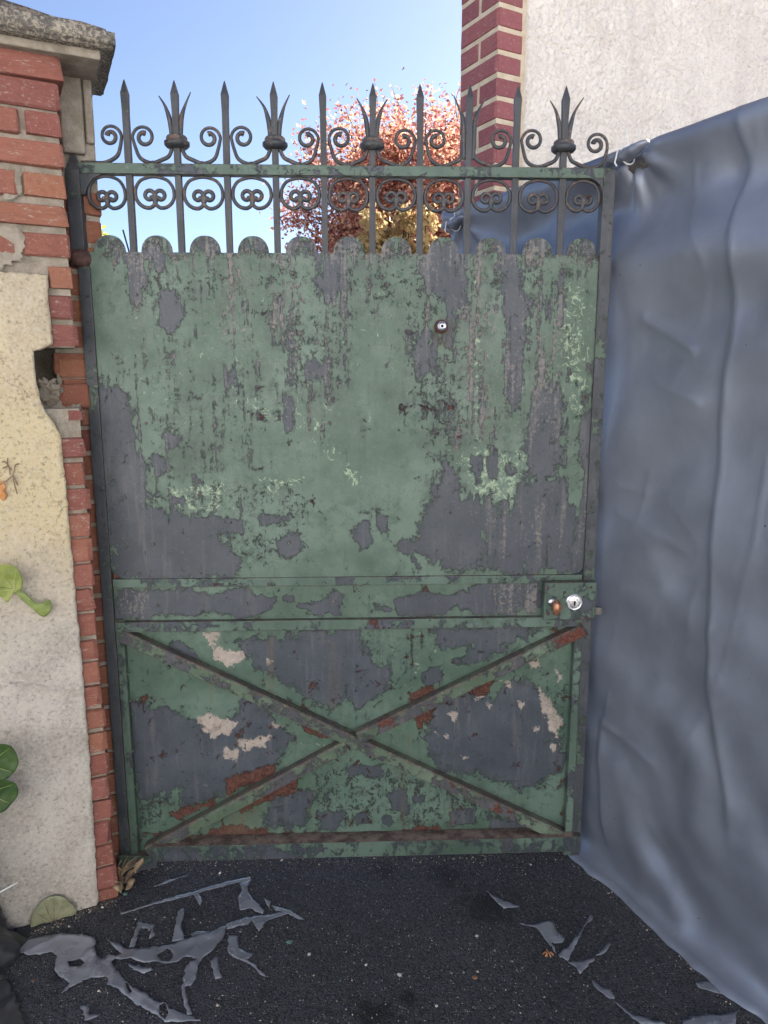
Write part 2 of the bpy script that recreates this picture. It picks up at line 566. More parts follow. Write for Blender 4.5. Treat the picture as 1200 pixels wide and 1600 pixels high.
def mat_render():
    M = Mat('white_roughcast_render')
    v = M.coord()
    a = M.noise(4, 6, .62, v)
    b = M.noise(80, 6, .66, v, .25)
    d = M.noise(190, 4, .65, v)
    h = M.math('ADD', b, M.math('MULTIPLY', d, .45))
    c = M.mix(M.step(a, .35, .65), (.83, .785, .73), (.75, .70, .65))
    c = M.mix(M.step(h, .50, .70, .75, 0), c, (.46, .40, .35))
    c = M.mix(M.step(M.noise(9, 8, .75, v), .54, .68, 0, .42), c, (.58, .51, .47))
    c = M.mix(M.step(M.noise(1, 5, .6, M.coord((9, 9, 1.2))), .55, .7, 0, .4), c, (.60, .555, .52))
    return M.done(c, .95, M.bump(h, .012, .9), spec=.15)


def mat_coping():
    M = Mat('lichened_coping_stone')
    v = M.coord()
    a = M.noise(14, 6, .65, v)
    b = M.noise(110, 5, .7, v)
    sp = M.n('ShaderNodeSeparateXYZ')
    M.t.links.new(M.tc.outputs['Object'], sp.inputs[0])
    c = M.mix(M.step(a, .4, .62), (.30, .265, .21), (.42, .37, .29))
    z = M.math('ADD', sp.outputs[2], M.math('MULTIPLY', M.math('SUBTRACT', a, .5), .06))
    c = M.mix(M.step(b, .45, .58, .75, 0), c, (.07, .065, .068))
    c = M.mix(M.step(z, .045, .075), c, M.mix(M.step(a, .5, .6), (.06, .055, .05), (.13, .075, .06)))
    return M.done(c, .95, M.bump(M.math('ADD', a, b), .008, .9), spec=.15)


SPILLS = [(*ground_at(760, 1415)[:2], .10, .8), (*ground_at(700, 1370)[:2], .07, .7), (*ground_at(585, 1585)[:2], .06, .9), (*ground_at(600, 1360)[:2], .05, .7), (*ground_at(640, 1560)[:2], .03, .8)]


def mat_asphalt():
    M = Mat('dark_asphalt')
    v = M.coord()
    a = M.noise(1.6, 6, .6, v)
    b = M.noise(90, 5, .7, v)
    vo = M.n('ShaderNodeTexVoronoi')
    vo.inputs['Scale'].default_value = 210
    M.t.links.new(v, vo.inputs['Vector'])
    sep = M.n('ShaderNodeSeparateColor')
    M.t.links.new(vo.outputs['Color'], sep.inputs[0])
    c = M.mix(M.step(a, .35, .7), (.038, .039, .046), (.054, .055, .064))
    c = M.mix(M.step(sep.outputs[0], .35, 1.0, 0, .6), c, (.078, .078, .084))
    c = M.mix(M.step(sep.outputs[2], .45, 0.0, 0, .85), c, (.012, .012, .015))
    grit = M.math('MULTIPLY', M.step(sep.outputs[1], .93, .96), M.step(vo.outputs['Distance'], .30, .38, 1, 0))
    c = M.mix(M.math('MULTIPLY', grit, .8), c, M.mix(sep.outputs[2], (.30, .27, .24), (.5, .47, .42)))
    c = M.mix(M.step(M.noise(5, 7, .72, v), .60, .68, 0, .75), c, (.012, .012, .014))
    c = M.mix(M.step(M.noise(2.2, 5, .6, v), .60, .75, 0, .35), c, (.07, .068, .07))
    for (x, y, r, k) in SPILLS:
        vd = M.n('ShaderNodeVectorMath', operation='DISTANCE')
        M.t.links.new(v, vd.inputs[0])
        vd.inputs[1].default_value = (x, y, 0)
        dd = M.math('ADD', vd.outputs['Value'], M.math('MULTIPLY', M.math('SUBTRACT', M.noise(26, 9, .8, v), .5), r * 4.5))
        c = M.mix(M.step(dd, r * .2, r * 1.1, k, 0), c, (.010, .010, .012))
    gr2 = M.n('ShaderNodeTexVoronoi')
    gr2.inputs['Scale'].default_value = 62
    M.t.links.new(v, gr2.inputs['Vector'])
    s2 = M.n('ShaderNodeSeparateColor')
    M.t.links.new(gr2.outputs['Color'], s2.inputs[0])
    c = M.mix(M.math('MULTIPLY', M.step(s2.outputs[0], .93, .94), M.step(gr2.outputs['Distance'], .10, .16, .8, 0)), c, M.mix(s2.outputs[1], (.22, .19, .16), (.42, .40, .38)))
    h = M.math('ADD', M.math('MULTIPLY', vo.outputs['Distance'], -1.0), b)
    return M.done(c, .82, M.bump(h, .004, .9), spec=.35)


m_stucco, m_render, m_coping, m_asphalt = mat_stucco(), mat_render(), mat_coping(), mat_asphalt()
m_tarp = mat_tarp('grey_tarpaulin')
m_tarp_d = mat_tarp('black_tarpaulin', (.035, .036, .042), .36, False, .0)
m_scrap = mat_tarp('torn_grey_plastic', (.215, .225, .255), .26, False, .2)
m_tie = mat_plain('white_cable_tie', (.7, .7, .68), .4, .5, 0, .05)
m_pebble = mat_plain('pale_stone_chip', (.62, .58, .52), .8, .3, 0, .2)


def mat_leaf(name, c0, c1, trans=.35, vein=True):
    M = Mat(name)
    a = M.noise(30, 5, .6)
    b = M.noise(220, 4, .6)
    c = M.mix(M.step(a, .35, .65), c0, c1)
    c = M.mix(M.step(b, .6, .72, 0, .35), c, tuple(min(1, x * 1.7) for x in c1))
    return M.done(c, .55, M.bump(b, .001, .6), spec=.4, **{'Subsurface Weight': 0.0})


def mat_crown(name, stops, trans=.5):
    M = Mat(name)
    g = M.n('ShaderNodeNewGeometry')
    c = M.ramp(g.outputs['Random Per Island'], stops)
    M.done(c, .55, spec=.35)
    tr = M.n('ShaderNodeBsdfTranslucent')
    M.t.links.new(c, tr.inputs[0])
    mx = M.n('ShaderNodeMixShader')
    mx.inputs[0].default_value = trans
    M.t.links.new(M.b.outputs[0], mx.inputs[1])
    M.t.links.new(tr.outputs[0], mx.inputs[2])
    M.t.links.new(mx.outputs[0], M.t.nodes['Material Output'].inputs[0])
    return M.m


m_red = mat_crown('autumn_red_leaves', [(0, (.15, .045, .04)), (.25, (.34, .115, .09)), (.55, (.54, .25, .18)), (.85, (.62, .36, .23)), (1, (.64, .46, .25))], .45)
m_yel = mat_crown('straw_yellow_leaves', [(0, (.34, .23, .10)), (.4, (.50, .38, .18)), (.8, (.56, .45, .22)), (1, (.38, .17, .10))], .4)
m_lime = mat_crown('lime_yellow_leaves', [(0, (.30, .32, .03)), (.6, (.55, .5, .04)), (1, (.2, .26, .04))], .5)
m_bark = mat_plain('grey_bark', (.12, .095, .075), .9, .2, 0, .4, 20, .01)

# ------------------------------------------------------------------ ground
gp = raw('ground', [(-150, -150, 0), (150, -150, 0), (150, 250, 0), (-150, 250, 0)], [(0, 1, 2, 3)], m_asphalt)
tag(gp, kind='structure')

pv = raw('bounce_pavement', [(-40, -2.6, .012), (40, -2.6, .012), (40, -.9, .012), (-40, -.9, .012)], [(0, 1, 2, 3)], mat_plain('worn_concrete', (.42, .40, .37), .9, .2, 0, .2, 8, .003))  # unseen concrete strip added behind the camera to bounce sunlight at the gate
tag(pv, kind='structure')
rd = raw('bounce_road', [(-40, -5.55, .004), (40, -5.55, .004), (40, -2.62, .004), (-40, -2.62, .004)], [(0, 1, 2, 3)], mat_plain('pale_street_surface', (.32, .31, .29), .9, .2, 0, .2, 8, .003))  # pale street strip added out of view for its bounced sunlight
tag(rd, kind='structure')

# ------------------------------------------------------------------ brick library (shared meshes, scaled per brick)
def brick_mesh(seed, rough=.05):
    rnd = random.Random(seed)
    bm = bmesh.new()
    bmesh.ops.create_cube(bm, size=1.0)
    bmesh.ops.bevel(bm, geom=bm.edges[:], offset=.05, segments=1, profile=.6, affect='EDGES')
    for v in bm.verts:
        v.co += Vector((rnd.uniform(-1, 1) * rough * .5, rnd.uniform(-1, 1) * rough, rnd.uniform(-1, 1) * rough))
    bmesh.ops.recalc_face_normals(bm, faces=bm.faces)
    me = bpy.data.meshes.new('brick')
    bm.to_mesh(me)
    bm.free()
    return me


def brick_set(mat, n, rough):
    out = []
    for i in range(n):
        me = brick_mesh(100 + i, rough)
        me.materials.append(mat)
        out.append(me)
    return out


bs_pier = brick_set(m_brick, 8, .045)
bs_dark = brick_set(m_brick_d, 5, .045)
bs_quoin = brick_set(m_qbrick, 6, .014)


def brick(meshes, parent, x0, x1, y0, y1, z0, z1, jit=.0015):
    o = link_mesh('brick', random.choice(meshes), None, parent)
    o.location = ((x0 + x1) / 2 + random.uniform(-jit, jit), (y0 + y1) / 2 + random.uniform(-jit, jit) * 1.5, (z0 + z1) / 2)
    o.scale = (abs(x1 - x0), abs(y1 - y0), abs(z1 - z0))
    o.rotation_euler = (random.uniform(-1, 1) * jit * 5, random.uniform(-1, 1) * jit * 6, random.uniform(-1, 1) * jit * 6)
    return o


# ------------------------------------------------------------------ the gate pier on the left (local: x along its front, y into it, z up; origin at the right front arris)
A = ground_at(184, 1400)
PA = R(65)
pd = Vector((math.sin(PA), math.cos(PA), 0))
pn = Vector((pd.y, -pd.x, 0))
pier = thing('gate_pier', 'old brick gate pier with crumbling stucco and stone cap beside the gate', 'pier', A, R(90) - PA)


def PF(px, py, w=0.0):
    """pier-local x,z of a pixel on the pier's front (w metres proud of it)"""
    p = on_plane(px, py, A + pn * w, pn) - A
    return Vector((p.dot(pd), p.z))


# courses of the quoin, read at the arris (top, bottom of each brick)
courses = [(131, 174), (179, 216), (226, 263), (275, 312), (324, 356), (367, 402), (418, 453), (463, 500), (508, 542), (552, 588), (596, 636), (641, 680),
           (684, 715), (722, 757), (762, 796), (802, 836), (840, 875), (880, 914), (918, 953), (957, 993), (998, 1027), (1032, 1063), (1068, 1100), (1106, 1135),
           (1141, 1172), (1177, 1206), (1211, 1241), (1246, 1275), (1280, 1312), (1316, 1346), (1350, 1379), (1383, 1400)]


def arris_px(y):
    return 97 + (y - 300) * .080 if y > 140 else 90


zs = [(PF(arris_px(a), a)[1], PF(arris_px(b), b)[1]) for a, b in courses]
PW = 1.0            # pier width; most of it is beyond the left edge
bm = bmesh.new()    # mortar core, with the broken-out socket left empty
zh1, zh0 = zs[8][1] - .002, zs[10][1] - .004
box(bm, -PW, -.006, .004, .42, zh1, 2.36)
box(bm, -PW, -.006, .004, .42, -.02, zh0)
box(bm, -PW, -.105, .004, .42, zh0, zh1)
box(bm, -.105, -.052, .26, .42, zh0, zh1)
box(bm, -.052, -.006, .125, .42, zh0, zh1)
obj('mortar_core', bm, m_mortar, pier)
for i, (z1, z0) in enumerate(zs):
    if i in (9, 10): continue
    if i == 11:
        brick(bs_pier, pier, -.035, 0.002, 0, .1, z1 - .028, z1)
        continue
    hw = .112 if i % 2 else .225
    if i < 7:          # bare brickwork above the stucco
        x = 0.0
        k = i
        while x > -.62:
            w = .107 if (k % 2 == 0) else .222
            if x == 0: w = {0: .16, 1: .082, 2: .222, 3: .098, 4: .222, 5: .11, 6: .055}[i]
            pr = .0
            if not (i == 4 and x < -.2) and not (i == 6 and x < -.01 and x > -.2):
                brick(bs_pier, pier, x - w, x, -.008, .10, z0, z1, .0013)
            x -= w + .013
            k += 1
    else:
        sh = random.uniform(-.006, .003)
        brick(bs_pier, pier, -hw, sh, random.uniform(-.0085, -.0045), .10, z0, z1, .0014)
# corbelled top course just under the cap
z1, z0 = PF(98, 86, .02)[1], PF(99, 128, .02)[1]
x = .012
for w in (.23, .225, .225):
    brick(bs_pier, pier, x - w, x, -.022, .1, z0, z1, .002)
    x -= w + .006
# broken bricks inside the socket
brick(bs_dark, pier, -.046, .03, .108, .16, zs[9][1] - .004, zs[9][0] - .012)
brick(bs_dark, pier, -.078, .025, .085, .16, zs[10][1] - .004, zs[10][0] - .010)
ov, of = filled(ragged([PF(x, y) for x, y in ((60, 596), (84, 592), (98, 606), (90, 628), (104, 640), (128, 636), (130, 662), (80, 660), (62, 640))], .006, .012, 3.0, 60), grid=.008)
raw('mortar_rubble', [(p[0], .07 + .03 * fbm(p[0] * 30, p[1] * 30, 3, 4), p[1]) for p in ov], of, m_mortar, pier, solid=.02)
# rebate behind the front leaf, seen between arris and gate post
bm = bmesh.new()
box(bm, -.05, .088, .118, .40, -.02, 2.34)
obj('rebate_mortar', bm, m_mortar, pier)
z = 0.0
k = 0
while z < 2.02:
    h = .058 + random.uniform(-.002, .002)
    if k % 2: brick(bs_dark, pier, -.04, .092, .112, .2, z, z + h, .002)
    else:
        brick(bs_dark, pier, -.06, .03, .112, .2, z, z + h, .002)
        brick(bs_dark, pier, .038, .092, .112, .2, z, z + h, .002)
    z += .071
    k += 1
bm = bmesh.new()
box(bm, .005, .062, .098, .16, 2.14, 2.335)
box(bm, .066, .088, .10, .16, 2.17, 2.335)
obj('bedding_mortar', bm, m_mortar, pier, bevel=.006)

# stucco coat with its broken edge; built in front of the bricks
ST = .016
out_px = [(-140, 405), (-20, 425), (30, 426), (74, 430), (76, 470), (80, 520), (82, 537), (64, 546), (52, 548), (54, 575), (58, 600), (63, 625), (72, 645), (85, 662), (95, 680), (97, 705),
          (103, 760), (109, 830), (115, 900), (121, 965), (128, 1040), (137, 1140), (142, 1215), (147, 1300), (151, 1370), (154, 1408)]
out = [PF(x, y, ST) for x, y in out_px]
out += [Vector((out[-1].x - .01, -.01)), Vector((-.6, -.01)), Vector((-.6, out[0].y))]
rg = ragged(out, .012, .0035, 1.3, 60)
ov, of = filled(rg, grid=.011)
vs = [Vector((p[0], -ST + .0035 * fbm(p[0] * 9, p[1] * 9, 2.0, 4) + .0022 * fbm(p[0] * 60, p[1] * 60, 5.0, 2), p[1])) for p in ov]
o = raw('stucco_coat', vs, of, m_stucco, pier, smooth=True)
md = o.modifiers.new('thickness', 'SOLIDIFY')
md.thickness = .02
md.offset = 1 if Vector(o.data.polygons[0].normal).y > 0 else -1
# mortar smears left on the bare bricks above it
for pts in ([(-140, 352), (-10, 356), (30, 360), (38, 375), (36, 395), (20, 415), (-140, 425)], [(10, 268), (28, 270), (32, 290), (26, 310), (8, 312)]):
    rg = ragged([PF(x, y) for x, y in pts], .005, .016, pts[0][1], 70)
    ov, of = filled(rg, grid=.012)
    vs = [Vector((p[0], -.0075 + .003 * fbm(p[0] * 50, p[1] * 50, 1, 3), p[1])) for p in ov]
    o = raw('mortar_smear', vs, of, m_mortar, pier, smooth=False, solid=.004)

# cap stone
CO = .085
cr = PF(182, 70, CO).x
zb, zt = PF(120, 64, CO)[1], PF(150, 31, CO)[1]
cap_len = .36
cap_o = thing('cap', None, None)
C.objects.unlink(cap_o)
bpy.data.objects.remove(cap_o)
nx, ny = 70, 26
verts, faces = [], []
x0c, x1c, y0c, y1c = -PW, cr, -CO, -CO + cap_len


def cap_pt(s, t, lay):
    x = x0c + (x1c - x0c) * s
    y = y0c + (y1c - y0c) * t
    return x, y


bm = bmesh.new()
box(bm, x0c, x1c, y0c, y1c, 0, zt - zb)
bmesh.ops.bevel(bm, geom=[e for e in bm.edges if all(v.co.z > .01 for v in e.verts)], offset=.018, segments=3, affect='EDGES')
bmesh.ops.bevel(bm, geom=[e for e in bm.edges if all(v.co.z < .01 for v in e.verts)], offset=.006, segments=2, affect='EDGES')
bmesh.ops.subdivide_edges(bm, edges=[e for e in bm.edges if e.calc_length() > .05], cuts=18, use_grid_fill=True)
bmesh.ops.triangulate(bm, faces=[f for f in bm.faces if len(f.verts) > 4])
for v in bm.verts:
    c = v.co
    a = .004 * fbm(c.x * 28, c.y * 28, c.z * 28, 4) + .006 * fbm(c.x * 7, c.y * 7, c.z * 7, 2)
    k = 1.0 if c.z < .05 else 2.2
    v.co += Vector((.6 * a, a * .8, a * k if c.z > .02 else a * .3))
    if c.z > .03: v.co.z += max(0.0, (x1c - c.x) - .05) * .05
o = obj('cap_stone', bm, m_coping, pier, smooth=True)
o.location = (0, 0, zb)
# underside moulding (drip lip) of the cap
bm = bmesh.new()
box(bm, x0c, x1c - .035, y0c + .035, y1c - .03, zb - .02, zb + .005)
obj('cap_bed', bm, m_mortar, pier, bevel=.004)

# ------------------------------------------------------------------ the rendered house with the painted brick corner behind the gate
HY = 2.9
HC = on_plane(772, 300, (0, HY, 0), Vector((0, -1, 0)))
HC.z = 0
hl, hr = R(-31), R(61)
# square corner: front runs right-back, left face runs left-back
house = thing('rendered_house', 'white roughcast house with dark red painted brick corner behind the tarpaulin', 'house', HC, R(90 - 61))
# local x = along the front to the right, local y = back along the left face (slightly splayed by rotation)
QH, QP = .0585, .0765
ztop = 4.7
bm = bmesh.new()
box(bm, .004, .135, .004, .236, -.05, ztop)
obj('quoin_mortar', bm, m_qmortar, house)
z = .03
k = 0
while z < ztop - .05:
    h = QH
    if k % 2 == 0:
        brick(bs_quoin, house, 0, .112, 0, .235, z, z + h + .003, .0012)
    else:
        brick(bs_quoin, house, 0, .112, 0, .110, z, z + h + .003, .0006)
        brick(bs_quoin, house, 0, .112, .122, .235, z, z + h + .003, .0006)
    z += QP
    k += 1
# body of the house behind the corner: front wall coat plus a deep body whose left side stays out of sight
bm = bmesh.new()
fx = .128
# front wall with a slightly wavy, rough render skin
nx, nz = 150, 190
X = np.concatenate([np.linspace(fx, 1.95, 420), np.linspace(2.0, 6.5, 24)])
Z = np.concatenate([np.linspace(-.05, 1.9, 12), np.linspace(1.92, 3.35, 340), np.linspace(3.4, ztop, 12)])
grid = [[bm.verts.new((x + (.003 * fbm(z * 25, 3, 1, 3) if i == 0 else 0), -.006 - (.0 if i == 0 else .007 + .003 * fbm(x * 18, z * 18, 0, 2) + .013 * fbm(x * 55, z * 55, 4, 3)), z)) for z in Z] for i, x in enumerate(X)]
back = [bm.verts.new((fx, .05, Z[0])), bm.verts.new((fx, .05, Z[-1]))]
for i in range(len(X) - 1):
    for j in range(len(Z) - 1):
        bm.faces.new((grid[i][j], grid[i + 1][j], grid[i + 1][j + 1], grid[i][j + 1]))
for j in range(len(Z) - 1):
    a = bm.verts.new((fx, .05, Z[j])); b = bm.verts.new((fx, .05, Z[j + 1]))
    bm.faces.new((grid[0][j], grid[0][j + 1], b, a))
obj('wall_render', bm, m_render, house, smooth=True)
bm = bmesh.new()
body = [(.14, .02), (6.5, .02), (6.5, 2.45), (1.73, 2.45), (.14, .234)]
a = [bm.verts.new((p[0], p[1], -.05)) for p in body]
b = [bm.verts.new((p[0], p[1], ztop)) for p in body]
bm.faces.new(a[::-1]); bm.faces.new(b)
for i in range(5): bm.faces.new((a[i], a[(i + 1) % 5], b[(i + 1) % 5], b[i]))
obj('wall', bm, m_render, house)
bm = bmesh.new()
rp = [(-.02, -.2), (6.7, -.2), (6.7, 2.6), (1.8, 2.6), (-.02, .25)]
a = [bm.verts.new((p[0], p[1], ztop)) for p in rp]
r1, r2 = bm.verts.new((2.0, 1.2, ztop + .8)), bm.verts.new((5.2, 1.2, ztop + .8))
bm.faces.new(a[::-1])
bm.faces.new((a[0], a[1], r2, r1)); bm.faces.new((a[1], a[2], r2)); bm.faces.new((a[2], a[3], r1, r2)); bm.faces.new((a[3], a[4], r1)); bm.faces.new((a[4], a[0], r1))
obj('roof', bm, mat_plain('slate_roof', (.07, .07, .08), .6), house)

# ------------------------------------------------------------------ unseen house added across the street to bounce sunlight onto the gate
fh = thing('sunlight_bounce_house', 'unseen cream rendered house with shuttered windows, added behind the camera to bounce sunlight', 'house', (0, -5.6, 0))
m_cream = mat_plain('cream_render', (.76, .755, .74), .9, .2, 0, .06, 10, .004)
m_shut = mat_plain('grey_blue_shutter', (.30, .36, .40), .6, .4, 0, .1)
m_pane = mat_plain('window_glass', (.03, .035, .04), .08, .6, 0, .1)
bm = bmesh.new()
box(bm, -9, 9, -7, 0, 0, 6.4)
obj('wall', bm, m_cream, fh)
bm = bmesh.new()
v = [bm.verts.new(p) for p in ((-9.4, .4, 6.4), (9.4, .4, 6.4), (9.4, -7.4, 6.4), (-9.4, -7.4, 6.4), (-9.4, -3.5, 9.2), (9.4, -3.5, 9.2))]
for f in ((0, 1, 5, 4), (2, 3, 4, 5), (0, 4, 3), (1, 2, 5), (0, 3, 2, 1)): bm.faces.new([v[i] for i in f])
obj('roof', bm, mat_plain('red_roof_tiles', (.28, .10, .06), .85, .2), fh)
for x in (-6.5, -2.2, 2.2, 6.5):
    for z in (1.0, 3.9):
        bm = bmesh.new()
        box(bm, x - .5, x + .5, .003, .03, z, z + 1.5)
        w = obj('window', bm, m_pane, fh)
        for sd in (-1, 1):
            bm = bmesh.new()
            box(bm, x + sd * .76 - .25, x + sd * .76 + .25, .003, .05, z - .02, z + 1.52)
            obj('shutter', bm, m_shut, w)
bm = bmesh.new()
box(bm, -.5, .5, .003, .06, .02, 2.15)
obj('door', bm, m_shut, fh)

# ------------------------------------------------------------------ the gate (local: x along it, y away from the viewer, z up)
YAW = R(2.2)
gx = Vector((math.cos(YAW), math.sin(YAW), 0))
gn = Vector((math.sin(YAW), -math.cos(YAW), 0))
GP = Vector((0, 2.15, 0))
_p = on_plane(205, 1345, GP, gn)
GO = Vector((_p.x, _p.y, 0))
gate = thing('metal_gate', 'green peeling metal gate with spiked railing and scalloped top', 'gate', GO, YAW)


def G(px, py, w=0.0):
    p = on_plane(px, py, GP + gn * w, gn) - GO
    return Vector((p.dot(gx), p.z))


def sdf(P, poly):
    """signed distance (positive inside) of points P to a polygon"""
    L = np.array(poly)
    ins = np.zeros(len(P), bool)
    dm = np.full(len(P), 9.0)
    for a, b in zip(L, np.roll(L, -1, 0)):
        c = ((a[1] > P[:, 1]) != (b[1] > P[:, 1]))
        xi = (b[0] - a[0]) * (P[:, 1] - a[1]) / (b[1] - a[1] + 1e-12) + a[0]
        ins ^= c & (P[:, 0] < xi)
        d = b - a
        t = np.clip(((P - a) @ d) / (d @ d + 1e-12), 0, 1)
        dm = np.minimum(dm, np.linalg.norm(P - (a + t[:, None] * d), axis=1))
    return np.where(ins, dm, -dm)


def wear(me, P, chans):
    """chans: attribute -> four lists of (polygon in photo pixels, strength, falloff m); 'hard' channels hold signed fields, the rest densities"""
    for name, four in chans.items():
        at = me.attributes.new(name, 'FLOAT_COLOR', 'POINT')
        arr = np.zeros((len(P), 4), np.float32)
        for ci, lst in enumerate(four):
            mode, items = lst
            if mode == 'field':
                f = np.full(len(P), -1.0)
                for poly, k, fo in items:
                    s = sdf(P, [tuple(G(x, y)) for x, y in poly])
                    f = np.maximum(f, np.clip(s / max(fo * 1.25, .017), -1, 1) + (k - 1.0) * 1.2)
                arr[:, ci] = np.clip((f + 1) / 2, 0, 1)
            else:
                f = np.zeros(len(P))
                for poly, k, fo in items:
                    s = sdf(P, [tuple(G(x, y)) for x, y in poly])
                    f = np.maximum(f, k * np.clip((s + fo) / (2 * fo), 0, 1))
                arr[:, ci] = f
        at.data.foreach_set('color', arr.ravel())


def el(cx, cy, rx, ry, n=10):
    return [(cx + rx * math.cos(2 * math.pi * i / n), cy + ry * math.sin(2 * math.pi * i / n)) for i in range(n)]


def panel(name, cols, vb, vt, nv, y, mat, chans, parent, dent=.0015, thick=.003):
    V, Fs = [], []
    for x in cols:
        b, t = vb(x), vt(x)
        for j in range(nv):
            z = b + (t - b) * j / (nv - 1)
            V.append((x, y + dent * fbm(x * 4, z * 4, 3, 2), z))
    n = len(cols)
    for i in range(n - 1):
        for j in range(nv - 1):
            Fs.append((i * nv + j, (i + 1) * nv + j, (i + 1) * nv + j + 1, i * nv + j + 1))
    o = raw(name, V, Fs, mat, parent, smooth=False)
    wear(o.data, np.array([(v[0], v[2]) for v in V]), chans)
    md = o.modifiers.new('thickness', 'SOLIDIFY')
    md.thickness = thick
    md.offset = -1
    return o


# bar positions: ten uprights, evenly pitched
bx = np.linspace(G(202, 268)[0], G(879, 268)[0], 10)
pitch = bx[1] - bx[0]
scx = [bx[0] - pitch * .47] + [(bx[i] + bx[i + 1]) / 2 for i in range(9)] + [bx[9] + pitch * .455]
z_base = G(550, 397)[1]
z_dome = G(550, 371)[1]
SH_L, SH_R = G(142, 420)[0], G(938, 420)[0]
z_shb = G(550, 899)[1]
sr = pitch * .325


def top_of(x):
    for c in scx:
        d = abs(x - c)
        if d < sr: return z_base + (z_dome - z_base) * max(0.0, 1 - (d / sr) ** 2.3) ** .5
    return z_base


def bot_of(x):
    r = .045
    d = min(x - SH_L, SH_R - x)
    if d < r: return z_shb + r - math.sqrt(max(0, r * r - (r - d) ** 2))
    return z_shb


cols = list(np.linspace(SH_L, SH_R, 290))
for c in scx:
    for s in (-1, 1):
        for e in (1.0005, .995, .97, .93): cols.append(c + s * sr * e)
cols = sorted(x for x in set(cols) if SH_L <= x <= SH_R)

UP_bare = [
    ([(180, 395), (222, 395), (226, 425), (218, 470), (203, 455), (200, 420)], 1.0, .03),
    ([(228, 385), (275, 385), (272, 425), (250, 430), (230, 418)], .95, .03),
    ([(258, 448), (272, 452), (290, 490), (272, 512), (252, 510), (250, 470)], 1.1, .02),
    ([(490, 398), (530, 398), (533, 440), (520, 470), (495, 465), (492, 430)], 1.0, .025),
    ([(440, 470), (458, 480), (462, 560), (455, 605), (445, 600), (440, 540)], .85, .025),
    ([(447, 620), (462, 625), (460, 675), (445, 672)], .95, .015),
    ([(672, 375), (715, 375), (725, 420), (722, 480), (705, 560), (690, 540), (676, 470), (655, 430), (660, 400)], 1.0, .03),
    ([(640, 540), (675, 500), (690, 540), (680, 590), (650, 600)], .8, .03),
    ([(786, 392), (815, 392), (818, 470), (815, 580), (810, 640), (800, 648), (795, 600), (788, 500)], 1.15, .02),
    ([(845, 440), (880, 420), (890, 470), (875, 520), (850, 500)], .75, .03),
    ([(835, 620), (858, 608), (880, 630), (882, 660), (866, 690), (876, 720), (850, 760), (822, 740), (826, 680)], 1.15, .025),
    ([(165, 618), (185, 615), (205, 650), (215, 700), (235, 745), (222, 785), (255, 800), (290, 805), (345, 845), (372, 875), (370, 896), (185, 900), (178, 860), (170, 780)], 1.2, .03),
    ([(270, 805), (300, 800), (375, 815), (378, 828), (330, 838), (285, 828)], 1.0, .015),
    ([(690, 725), (705, 732), (725, 775), (755, 780), (785, 800), (800, 770), (845, 750), (870, 755), (905, 805), (900, 835), (924, 700), (926, 890), (770, 890), (700, 885), (672, 868), (632, 855), (650, 830), (672, 775)], 1.15, .03),
    ([(735, 712), (752, 710), (752, 752), (742, 756)], 1.0, .014), ([(757, 712), (777, 712), (777, 748), (762, 748)], 1.0, .014), ([(785, 728), (810, 725), (810, 742), (790, 744)], .95, .012),
    ([(545, 825), (575, 815), (585, 850), (562, 858)], 1.05, .014), ([(588, 800), (606, 805), (606, 830), (592, 828)], .95, .012),
    ([(428, 840), (470, 832), (480, 855), (455, 872), (435, 865)], 1.05, .015), ([(405, 806), (455, 800), (452, 815), (410, 818)], .9, .012),
    ([(608, 848), (632, 840), (645, 850), (655, 885), (640, 868), (612, 858)], .95, .014),
    ([(232, 712), (262, 705), (268, 735), (250, 745), (240, 730)], .8, .016), ([(255, 680), (285, 672), (285, 700), (262, 708)], .7, .016),
    ([(265, 770), (300, 772), (298, 788), (270, 785)], .9, .012), ([(300, 740), (330, 745), (322, 760), (305, 757)], .8, .012),
    ([(905, 660), (918, 640), (935, 500), (940, 500), (926, 890), (905, 880), (915, 780)], .95, .02),
    ([(142, 640), (160, 560), (172, 600), (176, 700), (185, 890), (176, 890)], .9, .02),
    ([(560, 800), (585, 790), (580, 810)], .6, .012), ([(350, 575), (375, 560), (378, 605), (355, 610)], .7, .02), ([(545, 600), (530, 560), (540, 555)], .5, .02),
    ([(615, 380), (640, 380), (628, 410), (612, 405)], .75, .02), ([(385, 380), (405, 380), (400, 400)], .5, .02),
    ([(735, 600), (760, 560), (765, 640), (745, 660)], .65, .025), ([(455, 545), (530, 560), (520, 600), (470, 600)], .5, .03)]
UP_bare += [(el(x, 384, 22, 14), .62 + .3 * ((i * 7) % 5) / 5, .028) for i, x in enumerate((171, 248, 323, 397, 472, 545, 620, 695, 770, 840, 912))]
UP_speck = [([(145, 366), (945, 366), (945, 410), (145, 410)], 1.15, .02), ([(145, 380), (945, 380), (930, 470), (700, 500), (160, 500)], .8, .08), ([(400, 470), (560, 470), (560, 660), (420, 660)], .9, .06), ([(610, 450), (780, 450), (790, 720), (620, 700)], .85, .06),
            ([(230, 560), (420, 560), (420, 720), (240, 800)], .7, .06), ([(190, 740), (480, 740), (500, 890), (200, 890)], .75, .05), ([(660, 640), (930, 620), (930, 890), (640, 890)], .6, .05),
            ([(480, 760), (640, 770), (640, 890), (470, 890)], .5, .05), ([(160, 500), (930, 500), (930, 760), (160, 760)], .38, .05)]
